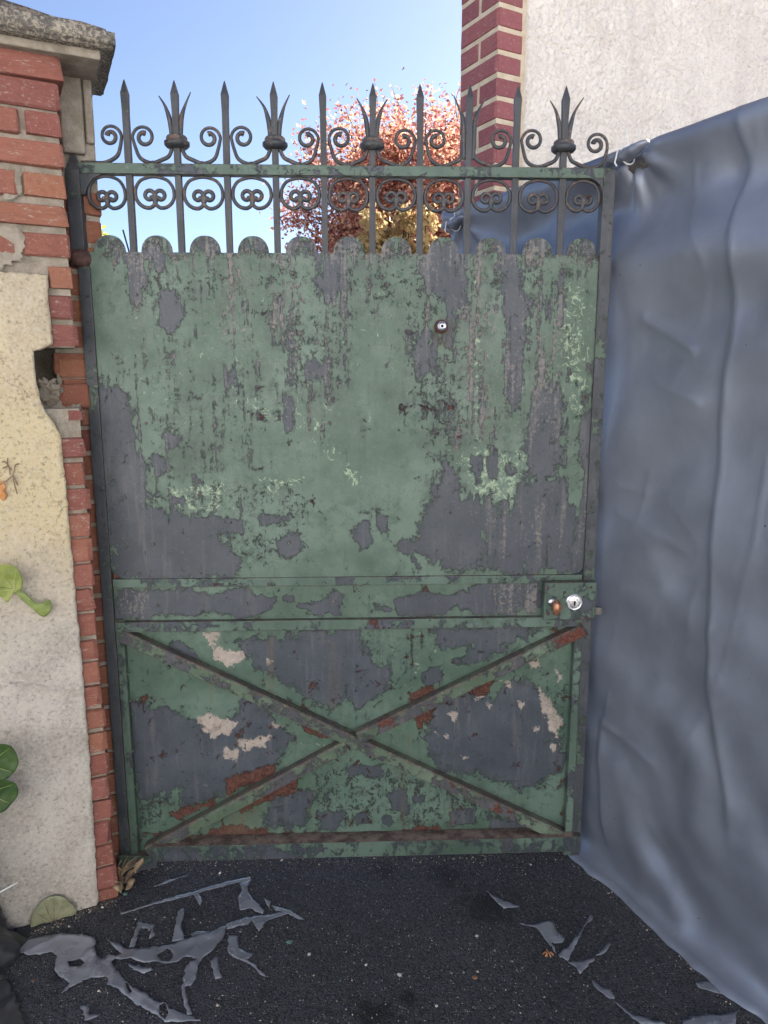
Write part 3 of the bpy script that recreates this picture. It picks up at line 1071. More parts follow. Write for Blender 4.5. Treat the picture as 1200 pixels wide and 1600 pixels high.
UP_flake = [([(860, 440), (920, 430), (930, 700), (870, 640)], .9, .04), ([(480, 610), (560, 720), (565, 775), (520, 740), (470, 690), (350, 640), (360, 610)], .75, .03),
            ([(260, 760), (350, 740), (380, 800), (270, 805)], .95, .02), ([(700, 700), (830, 700), (810, 800), (740, 780)], .95, .02), ([(735, 500), (755, 500), (750, 720), (735, 720)], .9, .015),
            ([(400, 740), (480, 740), (470, 790), (410, 780)], .8, .02), ([(770, 780), (820, 780), (800, 830), (765, 830)], .9, .015), ([(540, 700), (570, 750), (550, 770), (535, 740)], 1.0, .012),
            ([(780, 560), (830, 560), (850, 700), (830, 760)], .6, .03), ([(160, 420), (920, 420), (900, 680), (200, 700)], .45, .06)]
UP_scuff = [([(145, 366), (940, 366), (940, 430), (145, 430)], .75, .03), ([(170, 400), (930, 400), (925, 600), (180, 600)], .38, .06), ([(420, 440), (560, 440), (550, 700), (430, 700)], .6, .05), ([(680, 440), (900, 440), (890, 700), (690, 720)], .62, .05), ([(185, 600), (420, 600), (420, 830), (185, 830)], .35, .06), ([(330, 395), (420, 395), (400, 560), (340, 540)], .8, .04), ([(415, 440), (480, 430), (470, 560), (425, 560)], .8, .03), ([(160, 380), (290, 380), (240, 440), (170, 430)], .7, .03),
            ([(700, 470), (790, 470), (780, 700), (715, 700)], .85, .03), ([(735, 400), (765, 400), (760, 520), (740, 520)], 1.0, .02), ([(850, 460), (885, 460), (880, 560), (855, 580)], 1.0, .02), ([(845, 380), (880, 375), (870, 430)], .9, .02),
            ([(700, 780), (920, 760), (920, 890), (760, 890)], .55, .05), ([(540, 375), (690, 375), (680, 420), (540, 420)], .6, .03), ([(760, 372), (860, 372), (850, 420), (770, 420)], .85, .03), ([(900, 780), (935, 700), (925, 890), (880, 890)], .6, .02)]
UP_stain = [(el(690, 512, 13, 14), .95, .012), ([(675, 515), (705, 515), (700, 545), (683, 545)], .5, .012), ([(415, 560), (425, 560), (425, 650), (415, 650)], .15, .02)]
panel('sheet_panel', cols, bot_of, top_of, 175, -.012, m_upper,
      {'wear_a': [('field', UP_bare), ('field', []), ('field', []), ('density', UP_speck)],
       'wear_b': [('density', UP_flake), ('density', UP_scuff), ('density', UP_stain), ('density', [])]}, gate, .002)

# lower panel
LP_bare = [([(430, 995), (470, 985), (550, 985), (590, 1040), (612, 1050), (600, 1075), (545, 1075), (520, 1110), (430, 1060), (395, 1040), (370, 1000)], 1.1, .03),
           ([(678, 985), (720, 976), (850, 975), (840, 992), (740, 1040), (715, 1035), (735, 1008), (690, 1018), (680, 1005)], 1.1, .025),
           ([(660, 1050), (688, 1042), (690, 1065), (665, 1075)], 1.0, .012), ([(538, 1045), (610, 1040), (600, 1080), (560, 1110), (538, 1090)], 1.0, .016),
           ([(215, 1110), (280, 1115), (330, 1150), (370, 1110), (410, 1105), (450, 1150), (430, 1200), (360, 1240), (300, 1260), (280, 1235), (215, 1250), (205, 1180)], 1.2, .03),
           ([(372, 1095), (390, 1090), (410, 1112), (385, 1115)], 1.1, .01), ([(335, 1250), (300, 1275), (215, 1250)], .5, .02),
           ([(205, 1100), (225, 1105), (232, 1140), (215, 1160)], 1.2, .012),
           ([(690, 1090), (730, 1080), (770, 1100), (800, 1070), (830, 1070), (860, 1110), (875, 1170), (880, 1190), (850, 1220), (820, 1230), (740, 1210), (690, 1205), (670, 1160), (668, 1120)], 1.2, .03),
           ([(540, 1200), (600, 1195), (600, 1215), (545, 1215)], .95, .014), ([(600, 1235), (640, 1230), (640, 1275), (612, 1270)], .85, .016), ([(635, 1245), (670, 1240), (660, 1262)], .8, .012),
           ([(495, 1270), (540, 1268), (530, 1300), (500, 1300)], .9, .016), ([(410, 1240), (500, 1230), (480, 1300), (400, 1300)], .75, .03), ([(700, 1270), (745, 1265), (740, 1290), (705, 1292)], .9, .014),
           ([(598, 1278), (612, 1275), (612, 1294), (600, 1294)], 1.1, .008), ([(760, 1270), (840, 1290), (850, 1305), (760, 1300)], .9, .02), ([(553, 1272), (575, 1272), (572, 1288), (556, 1288)], .9, .01),
           ([(540, 975), (565, 975), (560, 1000), (540, 1004)], 1.1, .01), ([(260, 1005), (285, 1003), (310, 1030), (290, 1030)], 1.1, .01), ([(890, 1150), (900, 1155), (893, 1180), (885, 1170)], 1.0, .01)]
LP_prim = [([(690, 1150), (700, 1150), (700, 1158)], .9, .006), ([(760, 1100), (770, 1104), (764, 1110)], .9, .006), ([(720, 1180), (735, 1185), (728, 1192)], .9, .008), ([(808, 1095), (820, 1100), (815, 1112)], .95, .008), ([(868, 1040), (880, 1060), (872, 1070)], .9, .008), ([(415, 1030), (424, 1034), (418, 1040)], .9, .006), ([(425, 1130), (440, 1126), (445, 1136), (430, 1140)], .9, .008), ([(318, 990), (340, 992), (335, 1012), (372, 1018), (380, 1030), (355, 1042), (335, 1030), (325, 1012)], 1.15, .014), ([(305, 1120), (340, 1120), (368, 1130), (355, 1148), (330, 1152)], 1.1, .014),
           ([(375, 1160), (420, 1152), (412, 1168), (380, 1172)], 1.05, .01), ([(352, 1170), (372, 1175), (368, 1190), (352, 1186)], 1.0, .01), ([(843, 1075), (862, 1100), (878, 1125), (872, 1155), (860, 1140), (848, 1110)], 1.0, .012),
           ([(825, 1030), (845, 1025), (842, 1045), (828, 1048)], .95, .01), ([(700, 1115), (714, 1118), (708, 1128)], 1.0, .007), ([(676, 1142), (688, 1140), (686, 1150)], 1.0, .006), ([(855, 1160), (875, 1165), (865, 1175)], .95, .008),
           ([(735, 1092), (755, 1090), (750, 1098)], .95, .007), ([(780, 1065), (800, 1062), (798, 1075)], .8, .01), ([(315, 1225), (322, 1222), (322, 1230)], .9, .005), ([(832, 1138), (845, 1135), (842, 1150)], 1.0, .007)]
LP_rust = [([(350, 1220), (432, 1195), (430, 1210), (355, 1245)], 1.2, .014), ([(372, 1255), (460, 1212), (458, 1236), (420, 1252), (375, 1270)], 1.25, .014), ([(265, 1270), (300, 1260), (338, 1248), (335, 1260), (275, 1285)], 1.1, .01),
           ([(640, 1085), (672, 1075), (670, 1090), (640, 1098)], 1.15, .01), ([(640, 1115), (682, 1092), (672, 1130), (655, 1140)], 1.2, .012), ([(728, 1070), (768, 1055), (766, 1080), (738, 1085)], 1.25, .012),
           ([(468, 1130), (530, 1150), (505, 1150), (470, 1140)], 1.1, .01), ([(240, 1305), (890, 1300), (890, 1312), (240, 1322)], .85, .012), ([(320, 1300), (360, 1290), (420, 1296), (420, 1312), (320, 1312)], .9, .012), ([(630, 1295), (690, 1290), (700, 1310), (620, 1310)], 1.0, .012),
           ([(845, 1290), (880, 1295), (890, 1308), (845, 1306)], 1.0, .01), ([(470, 1105), (540, 1140), (545, 1150), (470, 1115)], .9, .01), ([(885, 1290), (893, 1230), (895, 1300)], .9, .01)]
LP_speck = [([(200, 985), (900, 970), (890, 1310), (215, 1320)], .45, .02), ([(480, 1190), (700, 1190), (880, 1300), (480, 1300)], .85, .03), ([(560, 985), (680, 980), (690, 1070), (600, 1090)], .7, .03), ([(205, 1225), (300, 1235), (290, 1290), (210, 1300)], .9, .02), ([(780, 1040), (895, 1000), (890, 1200), (860, 1200)], .8, .03)]
LP_flake = [([(560, 980), (690, 980), (700, 1060), (570, 1060)], .5, .03), ([(430, 1150), (540, 1150), (520, 1180), (440, 1170)], .6, .02), ([(690, 1195), (800, 1230), (790, 1260), (690, 1220)], .4, .02)]
LP_stain = [([(418, 1000), (428, 1000), (428, 1080), (418, 1080)], .5, .008), ([(516, 1005), (526, 1005), (526, 1110), (516, 1110)], .5, .008), ([(325, 1060), (335, 1060), (332, 1100), (327, 1100)], .6, .006), ([(636, 1145), (646, 1145), (642, 1185), (638, 1185)], .6, .006),
            ([(623, 1205), (635, 1210), (634, 1290), (624, 1290)], .35, .012), ([(480, 1205), (486, 1205), (486, 1280), (480, 1280)], .4, .006), ([(350, 1260), (410, 1260), (400, 1310), (350, 1310)], .5, .02), ([(700, 1255), (712, 1255), (710, 1300), (700, 1300)], .35, .008)]
LX0, LX1 = G(196, 1150)[0], G(906, 1150)[0]
LZ0, LZ1 = G(560, 1322)[1], G(550, 962)[1]
panel('lower_panel', list(np.linspace(LX0, LX1, 250)), lambda x: LZ0, lambda x: LZ1, 125, .006, m_lower,
      {'wear_a': [('field', LP_bare), ('field', LP_prim), ('field', LP_rust), ('density', LP_speck)],
       'wear_b': [('density', LP_flake), ('density', []), ('density', LP_stain), ('density', [])]}, gate, .0025)

# middle band
MB_bare = [([(185, 918), (300, 925), (330, 930), (365, 925), (380, 918), (400, 930), (430, 935), (425, 950), (380, 962), (330, 952), (180, 965)], 1.2, .014), ([(465, 945), (500, 935), (525, 922), (535, 930), (535, 960), (490, 960)], 1.1, .012),
           ([(440, 933), (455, 930), (455, 940)], 1.0, .006), ([(585, 942), (610, 950), (612, 955), (590, 955)], 1.0, .008), ([(615, 940), (640, 928), (700, 930), (710, 945), (690, 960), (640, 958), (625, 955)], 1.1, .012),
           ([(700, 935), (720, 925), (760, 905), (840, 905), (845, 945), (800, 960), (730, 955)], 1.15, .014), ([(275, 905), (305, 905), (300, 920), (280, 918)], 1.0, .008)]
MB_scuff = [([(180, 915), (240, 918), (235, 965), (180, 965)], .8, .012), ([(760, 905), (845, 905), (845, 960), (770, 960)], .9, .012)]
panel('middle_band', list(np.linspace(G(180, 940)[0], G(850, 940)[0], 240)), lambda x: G(550, 972)[1], lambda x: G(550, 900)[1], 24, -.006, m_upper,
      {'wear_a': [('field', MB_bare), ('field', []), ('field', []), ('density', [([(180, 900), (850, 900), (850, 970), (180, 970)], .5, .01)])],
       'wear_b': [('density', []), ('density', MB_scuff), ('density', []), ('density', [])]}, gate, .001)

# stiles and rails
XL0, XL1 = G(149, 740)[0], G(166, 740)[0]
XR1, XR0 = G(957, 300)[0], G(939, 300)[0]
z_low = .028
bm = bmesh.new()
box(bm, XL0, XL1, -.02, .014, .05, G(135, 418)[1])
obj('hinge_stile', bm, m_stile, gate)
ux0, ux1 = G(111, 330)[0], G(132, 330)[0]
zc, zt_, zp = G(125, 392)[1], G(118, 268)[1], G(116, 233)[1]
bm = bmesh.new()
box(bm, ux0, ux1, -.022, .02, zc, zt_)
bmesh.ops.delete(bm, geom=[f for f in bm.faces if all(abs(v.co.z - zt_) < 1e-6 for v in f.verts)], context='FACES_ONLY')
tv = [v for v in bm.verts if abs(v.co.z - zt_) < 1e-6]
apex = bm.verts.new(((ux0 + ux1) / 2, -.002, zp))
tv.sort(key=lambda v: math.atan2(v.co.y + .001, v.co.x - (ux0 + ux1) / 2))
for i in range(4): bm.faces.new((tv[i], tv[(i + 1) % 4], apex))
obj('hinge_post', bm, m_stile, gate)
bm = bmesh.new()
cxh, czh = (G(107, 404)[0] + G(145, 404)[0]) / 2, G(125, 404)[1]
lathe(bm, [(.012, -.026), (.028, -.022), (.034, -.008), (.034, .006), (.028, .018), (.014, .022)], (cxh, -.002, czh), 'z', 20)
obj('hinge_collar', bm, m_rust, gate, smooth=True)
bm = bmesh.new()
prism(bm, [tuple(G(188, 1330)), tuple(G(250, 1330)), tuple(G(247, 1348)), tuple(G(225, 1352)), tuple(G(205, 1364)), tuple(G(190, 1368))], -.024, .02)
obj('foot_plate', bm, m_frame, gate)
bm = bmesh.new()
lathe(bm, [(.016, 0), (.016, .05)], (XL0 + .016, -.003, .0), 'z', 12)
obj('pivot_pin', bm, m_rust, gate, smooth=True)
bm = bmesh.new()
box(bm, XR0, XR1, -.02, .016, z_low, G(950, 266)[1])
obj('latch_stile', bm, m_stile, gate)
bm = bmesh.new()   # green flanges inside the lower frame
xa = G(194, 1100)[0]
box(bm, XL1 + .001, xa + .018, -.0145, .004, .05, LZ1)
obj('stile_flange', bm, m_rail, gate)
bm = bmesh.new()
box(bm, G(887, 1150)[0], XR0 + .004, -.0232, .004, .034, G(905, 972)[1])
obj('stile_flange', bm, m_rail, gate)


def rail(name, pxl, pxr, yl_top, yl_bot, w0, w1, mat, x0=None, x1=None):
    bm = bmesh.new()
    a, b = G(*pxl), G(*pxr)
    box(bm, x0 if x0 is not None else a[0], x1 if x1 is not None else b[0], -w1, -w0, yl_bot, yl_top)
    return obj(name, bm, mat, gate)


zt1, zt0 = G(550, 261)[1], G(550, 277)[1]
rail('top_rail', (150, 268), (945, 272), zt1, zt0, -.014, .017, m_rail, ux1 - .004, XR0 + .004)
zr1, zr0 = G(550, 899)[1], G(550, 912)[1]
rail('mid_rail', (180, 908), (915, 900), zr1 - .0005, zr0, .0, .0175, m_rail, XL1 + .003, G(907, 900)[0])
zq1, zq0 = G(550, 964)[1], G(550, 979)[1]
rail('lock_rail', (180, 975), (905, 968), zq1, zq0, -.002, .026, m_rail, XL1 + .004, XR0 - .002)
zb1, zb0 = G(550, 1316, .045)[1], G(550, 1339, .045)[1]
rail('bottom_rail', (240, 1340), (898, 1330), zb1, zb0, -.012, .045, m_frame, G(246, 1340)[0], G(900, 1330)[0])
bm = bmesh.new()     # dirt and rust lying on the ledge of the bottom rail
n = 90
x0, x1 = G(244, 1315)[0], G(890, 1305)[0]
top, bot = [], []
for i in range(n + 1):
    x = x0 + (x1 - x0) * i / n
    top.append([bm.verts.new((x, -.044 + .048 * j / 4, zb1 + (.001 if j == 0 else .003 + .004 * abs(fbm(x * 40, j * .9, 1, 3))))) for j in range(5)])
for i in range(n):
    for j in range(4): bm.faces.new((top[i][j], top[i + 1][j], top[i + 1][j + 1], top[i][j + 1]))
obj('ledge_dirt', bm, mat_mortar('ledge_grit', (.075, .055, .05), (.20, .155, .13)), gate, smooth=True)

# corner gussets under the top rail
bm = bmesh.new()
prism(bm, [tuple(G(*p)) for p in ((128, 262), (160, 262), (160, 275), (147, 282), (139, 294), (136, 306), (128, 306))], -.0155, .008)
obj('corner_gusset', bm, m_stile, gate)
bm = bmesh.new()
prism(bm, [tuple(G(*p)) for p in ((915, 264), (941, 264), (941, 320), (939, 305), (936, 292), (928, 284), (915, 279))], -.0155, .008)
obj('corner_gusset', bm, m_stile, gate)

# diagonal braces: angle iron
def brace(p, q, w=.0185, y0=-.003):
    a, b = G(*p), G(*q)
    d = (b - a).normalized()
    nn = Vector((-d.y, d.x))
    bm = bmesh.new()
    prof = [(-w, y0 + .008), (-w, y0 - .027), (w * .74, y0 - .029), (w, y0 - .024), (w, y0 + .008)]
    A_ = [bm.verts.new((a.x + nn.x * s, y, a.y + nn.y * s)) for s, y in prof]
    B_ = [bm.verts.new((b.x + nn.x * s, y, b.y + nn.y * s)) for s, y in prof]
    k = len(prof)
    for i in range(k): bm.faces.new((A_[i], A_[(i + 1) % k], B_[(i + 1) % k], B_[i]))
    bm.faces.new(A_[::-1]); bm.faces.new(B_)
    return obj('diagonal_brace', bm, m_brace, gate)


brace((192, 988), (893, 1308))
brace((234, 1322), (543, 1158), y0=-.0045)
brace((560, 1146), (908, 979), y0=-.0045)

# screws and rivets
def stud(px, py, y, r=.0045, h=.003, mat=None, name='screw'):
    p = G(px, py)
    bm = bmesh.new()
    lathe(bm, [(r, 0), (r * .92, h * .6), (r * .5, h)], (p[0], y, p[1]), 'y', 10)
    return obj(name, bm, mat or m_screw, gate, smooth=True)


for p in ((215, 461), (437, 461), (656, 462), (873, 458), (230, 661), (515, 660), (723, 657), (865, 655), (241, 849), (452, 846), (652, 840), (856, 838), (248, 381)):
    stud(*p, -.0155)
for p in ((247, 945), (386, 942), (522, 938), (786, 937)):
    stud(*p, -.0093)
for i, y in enumerate((1050, 1092, 1170, 1225, 1286)):
    stud(203 + i * 3.2, y, -.0143, .005, .004, m_rail, 'rivet')
for i, y in enumerate((1035, 1090, 1145, 1198, 1252)):
    stud(895 - i * 2.8, y, .0035, .0055, .005, m_rail, 'rivet')
for p in ((263, 1043), (837, 1032)):
    stud(*p, .0035, .006, .006, m_rail, 'rivet')

# uprights: square bars with pointed tips
z_tip = G(550, 129)[1]
z_bot = G(550, 430)[1]
z_rail = (zt0 + zt1) / 2


def upright(i):
    x = bx[i]
    bm = bmesh.new()
    h = .0084
    prof = [(z_bot, h, h), (zt0, h, h), (zt1, h, h), (zt1 + .13, h * .98, h), (z_tip - .035, h * 1.18, h * 1.0), (z_tip - .006, h * .30, h * .3), (z_tip, h * .06, h * .06)]
    rings = []
    dx = random.uniform(-.0025, .0025)
    for z, a, b in prof:
        f = max(0, (z - zt1) / (z_tip - zt1))
        rings.append([bm.verts.new((x + dx * f + sx * a, .0 + sy * b, z)) for sx, sy in ((-1, -1), (1, -1), (1, 1), (-1, 1))])
    for p in range(len(rings) - 1):
        for k in range(4): bm.faces.new((rings[p][k], rings[p][(k + 1) % 4], rings[p + 1][(k + 1) % 4], rings[p + 1][k]))
    bm.faces.new(rings[0][::-1]); bm.faces.new(rings[-1])
    return obj('spiked_bar', bm, m_bar, gate)


z_col = G(550, 226)[1]
RS = .0049


def path_obj(name, pts, rad, parent):
    bm = bmesh.new()
    tube(bm, pts, rad, 8, 1.15)
    return obj(name, bm, m_bar, parent, smooth=True)


def wob(a): return random.uniform(-a, a)


for i in range(10):
    b = upright(i)
    x = bx[i]
    if i % 2 == 1:
        collar = i != 7
        if collar:
            bm = bmesh.new()
            lathe(bm, [(.011, -.015), (.027, -.014), (.034, -.007), (.034, .001), (.029, .004), (.027, .007), (.0285, .010), (.025, .0155), (.011, .017)], (x, 0, z_col), 'z', 14)
            obj('collar', bm, m_bar, b, smooth=True)
        for s in (-1, 1):
            z0 = z_col + (.012 if collar else -.035)
            pts = smooth_path([(x + s * .0125, -.004, z0), (x + s * .0135, -.004, z0 + .025), (x + s * .0165, -.004, z_col + .060 + wob(.003)), (x + s * .0265, -.004, z_col + .090), (x + s * (.045 + wob(.004)), -.004, z_col + .119 + wob(.006))], 5)
            n = len(pts)
            path_obj('leaf_prong', pts, [(.0048 + .0018 * math.sin(math.pi * min(1, k / n * 1.2))) * (1 - .8 * max(0, (k / n - .5) / .5)) for k in range(n)], b)


def spiral(cx, cz, r0, r1, a0, turns, n=34):
    """inward spiral from radius r0 at angle a0 (radians), sign of turns = direction"""
    return [(cx + (r0 + (r1 - r0) * (k / n) ** .85) * math.cos(a0 + turns * 2 * math.pi * k / n), -.002, cz + (r0 + (r1 - r0) * (k / n) ** .85) * math.sin(a0 + turns * 2 * math.pi * k / n)) for k in range(n + 1)]


def scroll_radii(n, end_ball=True, both=False):
    r = []
    for k in range(n):
        t = k / (n - 1)
        v = RS * (1.0 + .15 * math.sin(t * 9))
        if t > .93: v *= 1 + (t - .93) * 7
        if both and t < .07: v *= 1 + (.07 - t) * 7
        r.append(v)
    return r


# upper scrolls: from the collared bar down along the rail and up into a curl beside the plain bar
def upper_scroll(xp, xc, s):
    """xp plain bar, xc collared bar, s = +1 when the collared bar lies to the right"""
    rr = .030 + wob(.0012)
    cx, cz = xp + s * (.0092 + RS + rr), zt1 + .070 + wob(.002)
    sp = spiral(cx, cz, rr, .010, math.pi if s > 0 else 0, -1.3 * s)
    bay = abs(xc - xp)
    lead = [(xc - s * .013, -.002, z_col - .014), (xc - s * .022, -.002, z_col - .034), (xc - s * .040, -.002, zt1 + .013), (xp + s * bay * .47, -.002, zt1 + RS * .8), (xp + s * (bay * .25), -.002, zt1 + .016), (xp + s * .021, -.002, zt1 + .042)]
    pts = smooth_path(lead + [sp[0]], 5)[:-1] + [Vector(p) for p in sp]
    path_obj('upper_scroll', pts, scroll_radii(len(pts)), gate)


for i in range(0, 10, 2):
    if i + 1 < 10: upper_scroll(bx[i], bx[i + 1], 1)
    if i - 1 >= 0: upper_scroll(bx[i], bx[i - 1], -1)
# end scrolls
xp = bx[0]
rr = .030
cx, cz = xp - (.0092 + RS + rr), zt1 + .070
lead = [(ux1 + .001, -.002, G(130, 254)[1]), (G(145, 260)[0], -.002, zt1 + RS * .7), (xp - .062, -.002, zt1 + RS * .8), (xp - .03, -.002, zt1 + .02), (xp - .019, -.002, zt1 + .045)]
sp = spiral(cx, cz, rr, .008, 0, 1.45)
pts = smooth_path(lead + [sp[0]], 5)[:-1] + [Vector(p) for p in sp]
path_obj('upper_scroll', pts, scroll_radii(len(pts)), gate)
xc = bx[9]
cxr = G(932, 240)[0]
lead = [(xc + .013, -.002, z_col - .014), (xc + .022, -.002, z_col - .034), (xc + .040, -.002, zt1 + .013), (xc + .072, -.002, zt1 + RS * .8), (cxr + .014, -.002, zt1 + .014), (cxr + .027, -.002, zt1 + .045)]
sp = spiral(cxr - .003, zt1 + .064, .031, .008, 0, 1.45)
pts = smooth_path(lead + [sp[0]], 5)[:-1] + [Vector(p) for p in sp]
path_obj('upper_scroll', pts, scroll_radii(len(pts)), gate)


# lower scrolls: an arch under the rail that ends in two curls
def lower_scroll(x0, x1, dz=0.0):
    c = (x0 + x1) / 2
    w = (x1 - x0) / 2 - .0085 - RS
    zt = zt0 - RS * .9
    zc_ = zt - .048 + dz
    rs = [.73, .60, .262, .255, .235, .185, .10]

    def curl(s):
        cx = c + s * w * .27
        out_ = []
        for k in range(len(rs) * 6 - 5):
            q = k / 6
            i = min(int(q), len(rs) - 2)
            u = q - i
            r = (rs[i] * (1 - u) + rs[i + 1] * u) * w
            a_ = (0 + q * -math.pi / 2) if s > 0 else (math.pi + q * math.pi / 2)
            out_.append((cx + r * math.cos(a_), -.002, zc_ + r * math.sin(a_)))
        return out_
    L, Rr = curl(-1)[::-1], curl(1)
    h = zt - zc_
    arch = [(c - w * .95, -.002, zc_ + h * .42), (c - w * .72, -.002, zc_ + h * .78), (c - w * .38, -.002, zt - .003), (c, -.002, zt), (c + w * .38, -.002, zt - .003), (c + w * .72, -.002, zc_ + h * .78), (c + w * .95, -.002, zc_ + h * .42)]
    pts = [Vector(p) for p in L[:-1]] + smooth_path([L[-1]] + arch + [Rr[0]], 5)[:-1] + [Vector(p) for p in Rr]
    path_obj('lower_scroll', pts, scroll_radii(len(pts), both=True), gate)


for i in range(9): lower_scroll(bx[i], bx[i + 1], wob(.002))
lower_scroll(G(131, 300)[0], bx[0], -.004)
lower_scroll(bx[9], XR0 + .008, -.003)
# small stubs that pin the scrolls to the rail
for i in range(9):
    bm = bmesh.new()
    c = (bx[i] + bx[i + 1]) / 2
    lathe(bm, [(.006, -.006), (.006, .004), (.003, .009)], (c, -.006, zt1), 'z', 8)
    obj('stub', bm, m_bar, gate)

# lock case with knob, cylinder, latch and bolt
lx0, lx1 = G(848, 940, .03)[0], G(929, 940, .03)[0]
lz1, lz0 = G(890, 908, .03)[1], G(890, 966, .03)[1]
bm = bmesh.new()
box(bm, lx0, lx1, -.046, -.012, lz0, lz1)
lock = obj('lock_case', bm, m_rail, gate, bevel=.004)
kx, kz = G(897, 941, .046)
bm = bmesh.new()
lathe(bm, [(.0255, -.001), (.0255, .003), (.0215, .0055), (.019, .0045), (.0135, .005), (.0125, .0072), (.004, .0075)], (kx, -.046, kz), 'y', 28)
obj('lock_cylinder', bm, m_chrome, lock, smooth=False, bevel=.0006)
bm = bmesh.new()
lathe(bm, [(.0034, .0), (.0034, .0088)], (kx, -.046, kz + .003), 'y', 12)
box(bm, kx - .0019, kx + .0019, -.0546, -.046, kz - .0085, kz + .003)
obj('keyhole', bm, m_black, lock)
nx_, nz_ = G(870, 950, .085)
bm = bmesh.new()
bmesh.ops.create_uvsphere(bm, u_segments=26, v_segments=20, radius=1.0)
for v in bm.verts:
    c = v.co.copy()
    rel = 1 + .05 * math.sin(9 * math.atan2(c.z, c.x)) * (1 if c.y < .2 else 0) + .035 * math.sin(14 * c.z)
    v.co = Vector((nx_ + c.x * .0145 * rel, -.082 + c.y * .016, nz_ + c.z * .024 * rel))
obj('knob', bm, m_copper, lock, smooth=True)
bm = bmesh.new()
tube(bm, [(nx_ - .004, -.044, nz_ + .004), (nx_ - .002, -.074, nz_ + .002)], .0065, 12)
lathe(bm, [(.012, 0), (.011, .004)], (nx_ - .005, -.046, nz_ + .006), 'y', 16)
obj('knob_stem', bm, m_chrome, lock, smooth=True)
bz1, bz0 = G(934, 949, .03)[1], G(934, 960, .03)[1]
bm = bmesh.new()
box(bm, lx1 - .005, G(940, 950, .03)[0], -.034, -.020, bz0, bz1)
obj('bolt', bm, m_screw, lock, bevel=.001)
bm = bmesh.new()
box(bm, lx1 - .005, lx1 + .004, -.036, -.018, G(930, 942, .03)[1], G(930, 920, .03)[1])
obj('latch_plate', bm, m_screw, lock, bevel=.001)
for p in ((856, 920), (856, 960), (923, 918), (882, 926)):
    a = G(*p, .046)
    bm = bmesh.new()
    lathe(bm, [(.0045, 0), (.004, .0015), (.002, .002)], (a[0], -.0458, a[1]), 'y', 10)
    obj('screw', bm, m_rust, lock, smooth=True)

# spyhole tube with chrome ring
sx, sz = G(688, 511)
bm = bmesh.new()
lathe(bm, [(.0195, 0), (.0195, .004), (.0155, .006), (.0155, .026), (.012, .028)], (sx, -.0135, sz), 'y', 22)
spy = obj('spyhole', bm, m_rust, gate, smooth=False)
bm = bmesh.new()
lathe(bm, [(.0125, 0), (.0125, .004), (.0095, .006), (.006, .0045), (.005, .0065)], (sx, -.0405, sz), 'y', 22)
obj('chrome_ring', bm, m_chrome, spy)
bm = bmesh.new()
lathe(bm, [(.0042, 0), (.0042, .0016)], (sx, -.0462, sz), 'y', 14)
obj('lens', bm, m_black, spy)

# ------------------------------------------------------------------ the tarpaulin fence on the right
T1 = ground_at(900, 1332)
T3 = ground_at(1190, 1582)
td = (T1 - T3).normalized()                # runs away from the viewer
tn = Vector((-td.y, td.x, 0))
if tn.x > 0: tn = -tn                       # towards the drive
s_end = (on_plane(686, 340, T1, tn) - T1).dot(td)
s_near = -3.4
tarp = thing('tarpaulin_screen', 'tall grey plastic tarpaulin screen tied along the right of the gate', 'tarpaulin', (T1.x, T1.y, 0), math.atan2(td.y, td.x))
# local x = along td, local y = left of td; the drive side is +y when tn matches
ly = Vector((-td.y, td.x, 0))
sgn = 1.0 if ly.dot(tn) > 0 else -1.0


def TP(px, py):
    p = on_plane(px, py, T1, tn) - T1
    return np.array((p.dot(td), p.z))


TOPZ = 2.165
tie1, tie2 = TP(985, 245), TP(714, 352)
crease = [TP(*p) for p in ((1150, 162), (1156, 250), (1146, 310), (1143, 420), (1138, 520), (1128, 600), (1117, 672), (1112, 780), (1106, 850), (1101, 925), (1100, 1080), (1112, 1160), (1128, 1260), (1130, 1340))]
crease2 = [TP(*p) for p in ((945, 1080), (930, 1140), (931, 1210), (936, 1290), (952, 1370))]


def seg_d(s, z, line):
    """signed horizontal offset to a mostly vertical crease line, and whether z is within it"""
    zz = np.array([p[1] for p in line])[::-1]
    ss = np.array([p[0] for p in line])[::-1]
    x = np.interp(z, zz, ss)
    inside = np.clip((z - zz[0]) / .12, 0, 1) * np.clip((zz[-1] - z) / .06 + .3, 0, 1)
    return s - x, inside


S = np.concatenate([np.linspace(s_near, -.95, 90), np.linspace(-.94, s_end, 220)])
S = np.unique(np.round(S, 4))
Zr = np.linspace(0, 1, 210)
SS, ZZ = np.meshgrid(S, Zr, indexing='ij')
# top line sags between ties
topz = TOPZ + .016 + .003 * np.sin(S * 3.1) - .010 * np.exp(-((S - tie1[0]) / .05) ** 2) - .012 * np.exp(-((S - tie2[0]) / .05) ** 2)
topz = np.where(S > tie2[0] + .02, topz + .02, topz)
ZZ = ZZ * topz[:, None]


def vfbm(a, b, seed, o=3):
    out = np.zeros(a.shape)
    fa, fb = a.ravel(), b.ravel()
    return np.array([mnoise.fractal(Vector((x, y, seed)), 1.0, 2.0, o) for x, y in zip(fa, fb)]).reshape(a.shape)


n_a = vfbm(SS * 2.2, ZZ * 2.0, 1.0, 2)
n_b = vfbm(SS * 5.5 + ZZ * 2.0, ZZ * 4.0, 7.0, 2)
n_c = vfbm(SS * 11, ZZ * 9, 11.0, 2)
D = ZZ - topz[:, None]                       # depth below the top, negative
W = .012 * n_a + .003 * n_b + .0008 * n_c
# rolled top over the fence rail, then a hollow under it
W += .022 * np.exp(-((D + .03) / .05) ** 2) - .026 * np.exp(-((D + .16) / .07) ** 2) * (1 + .8 * n_b) + .024 * np.exp(-((D + .32) / .08) ** 2) * (1 + 1.2 * n_a)
W -= .05 * np.clip(1 + D / .012, 0, 1) ** 2
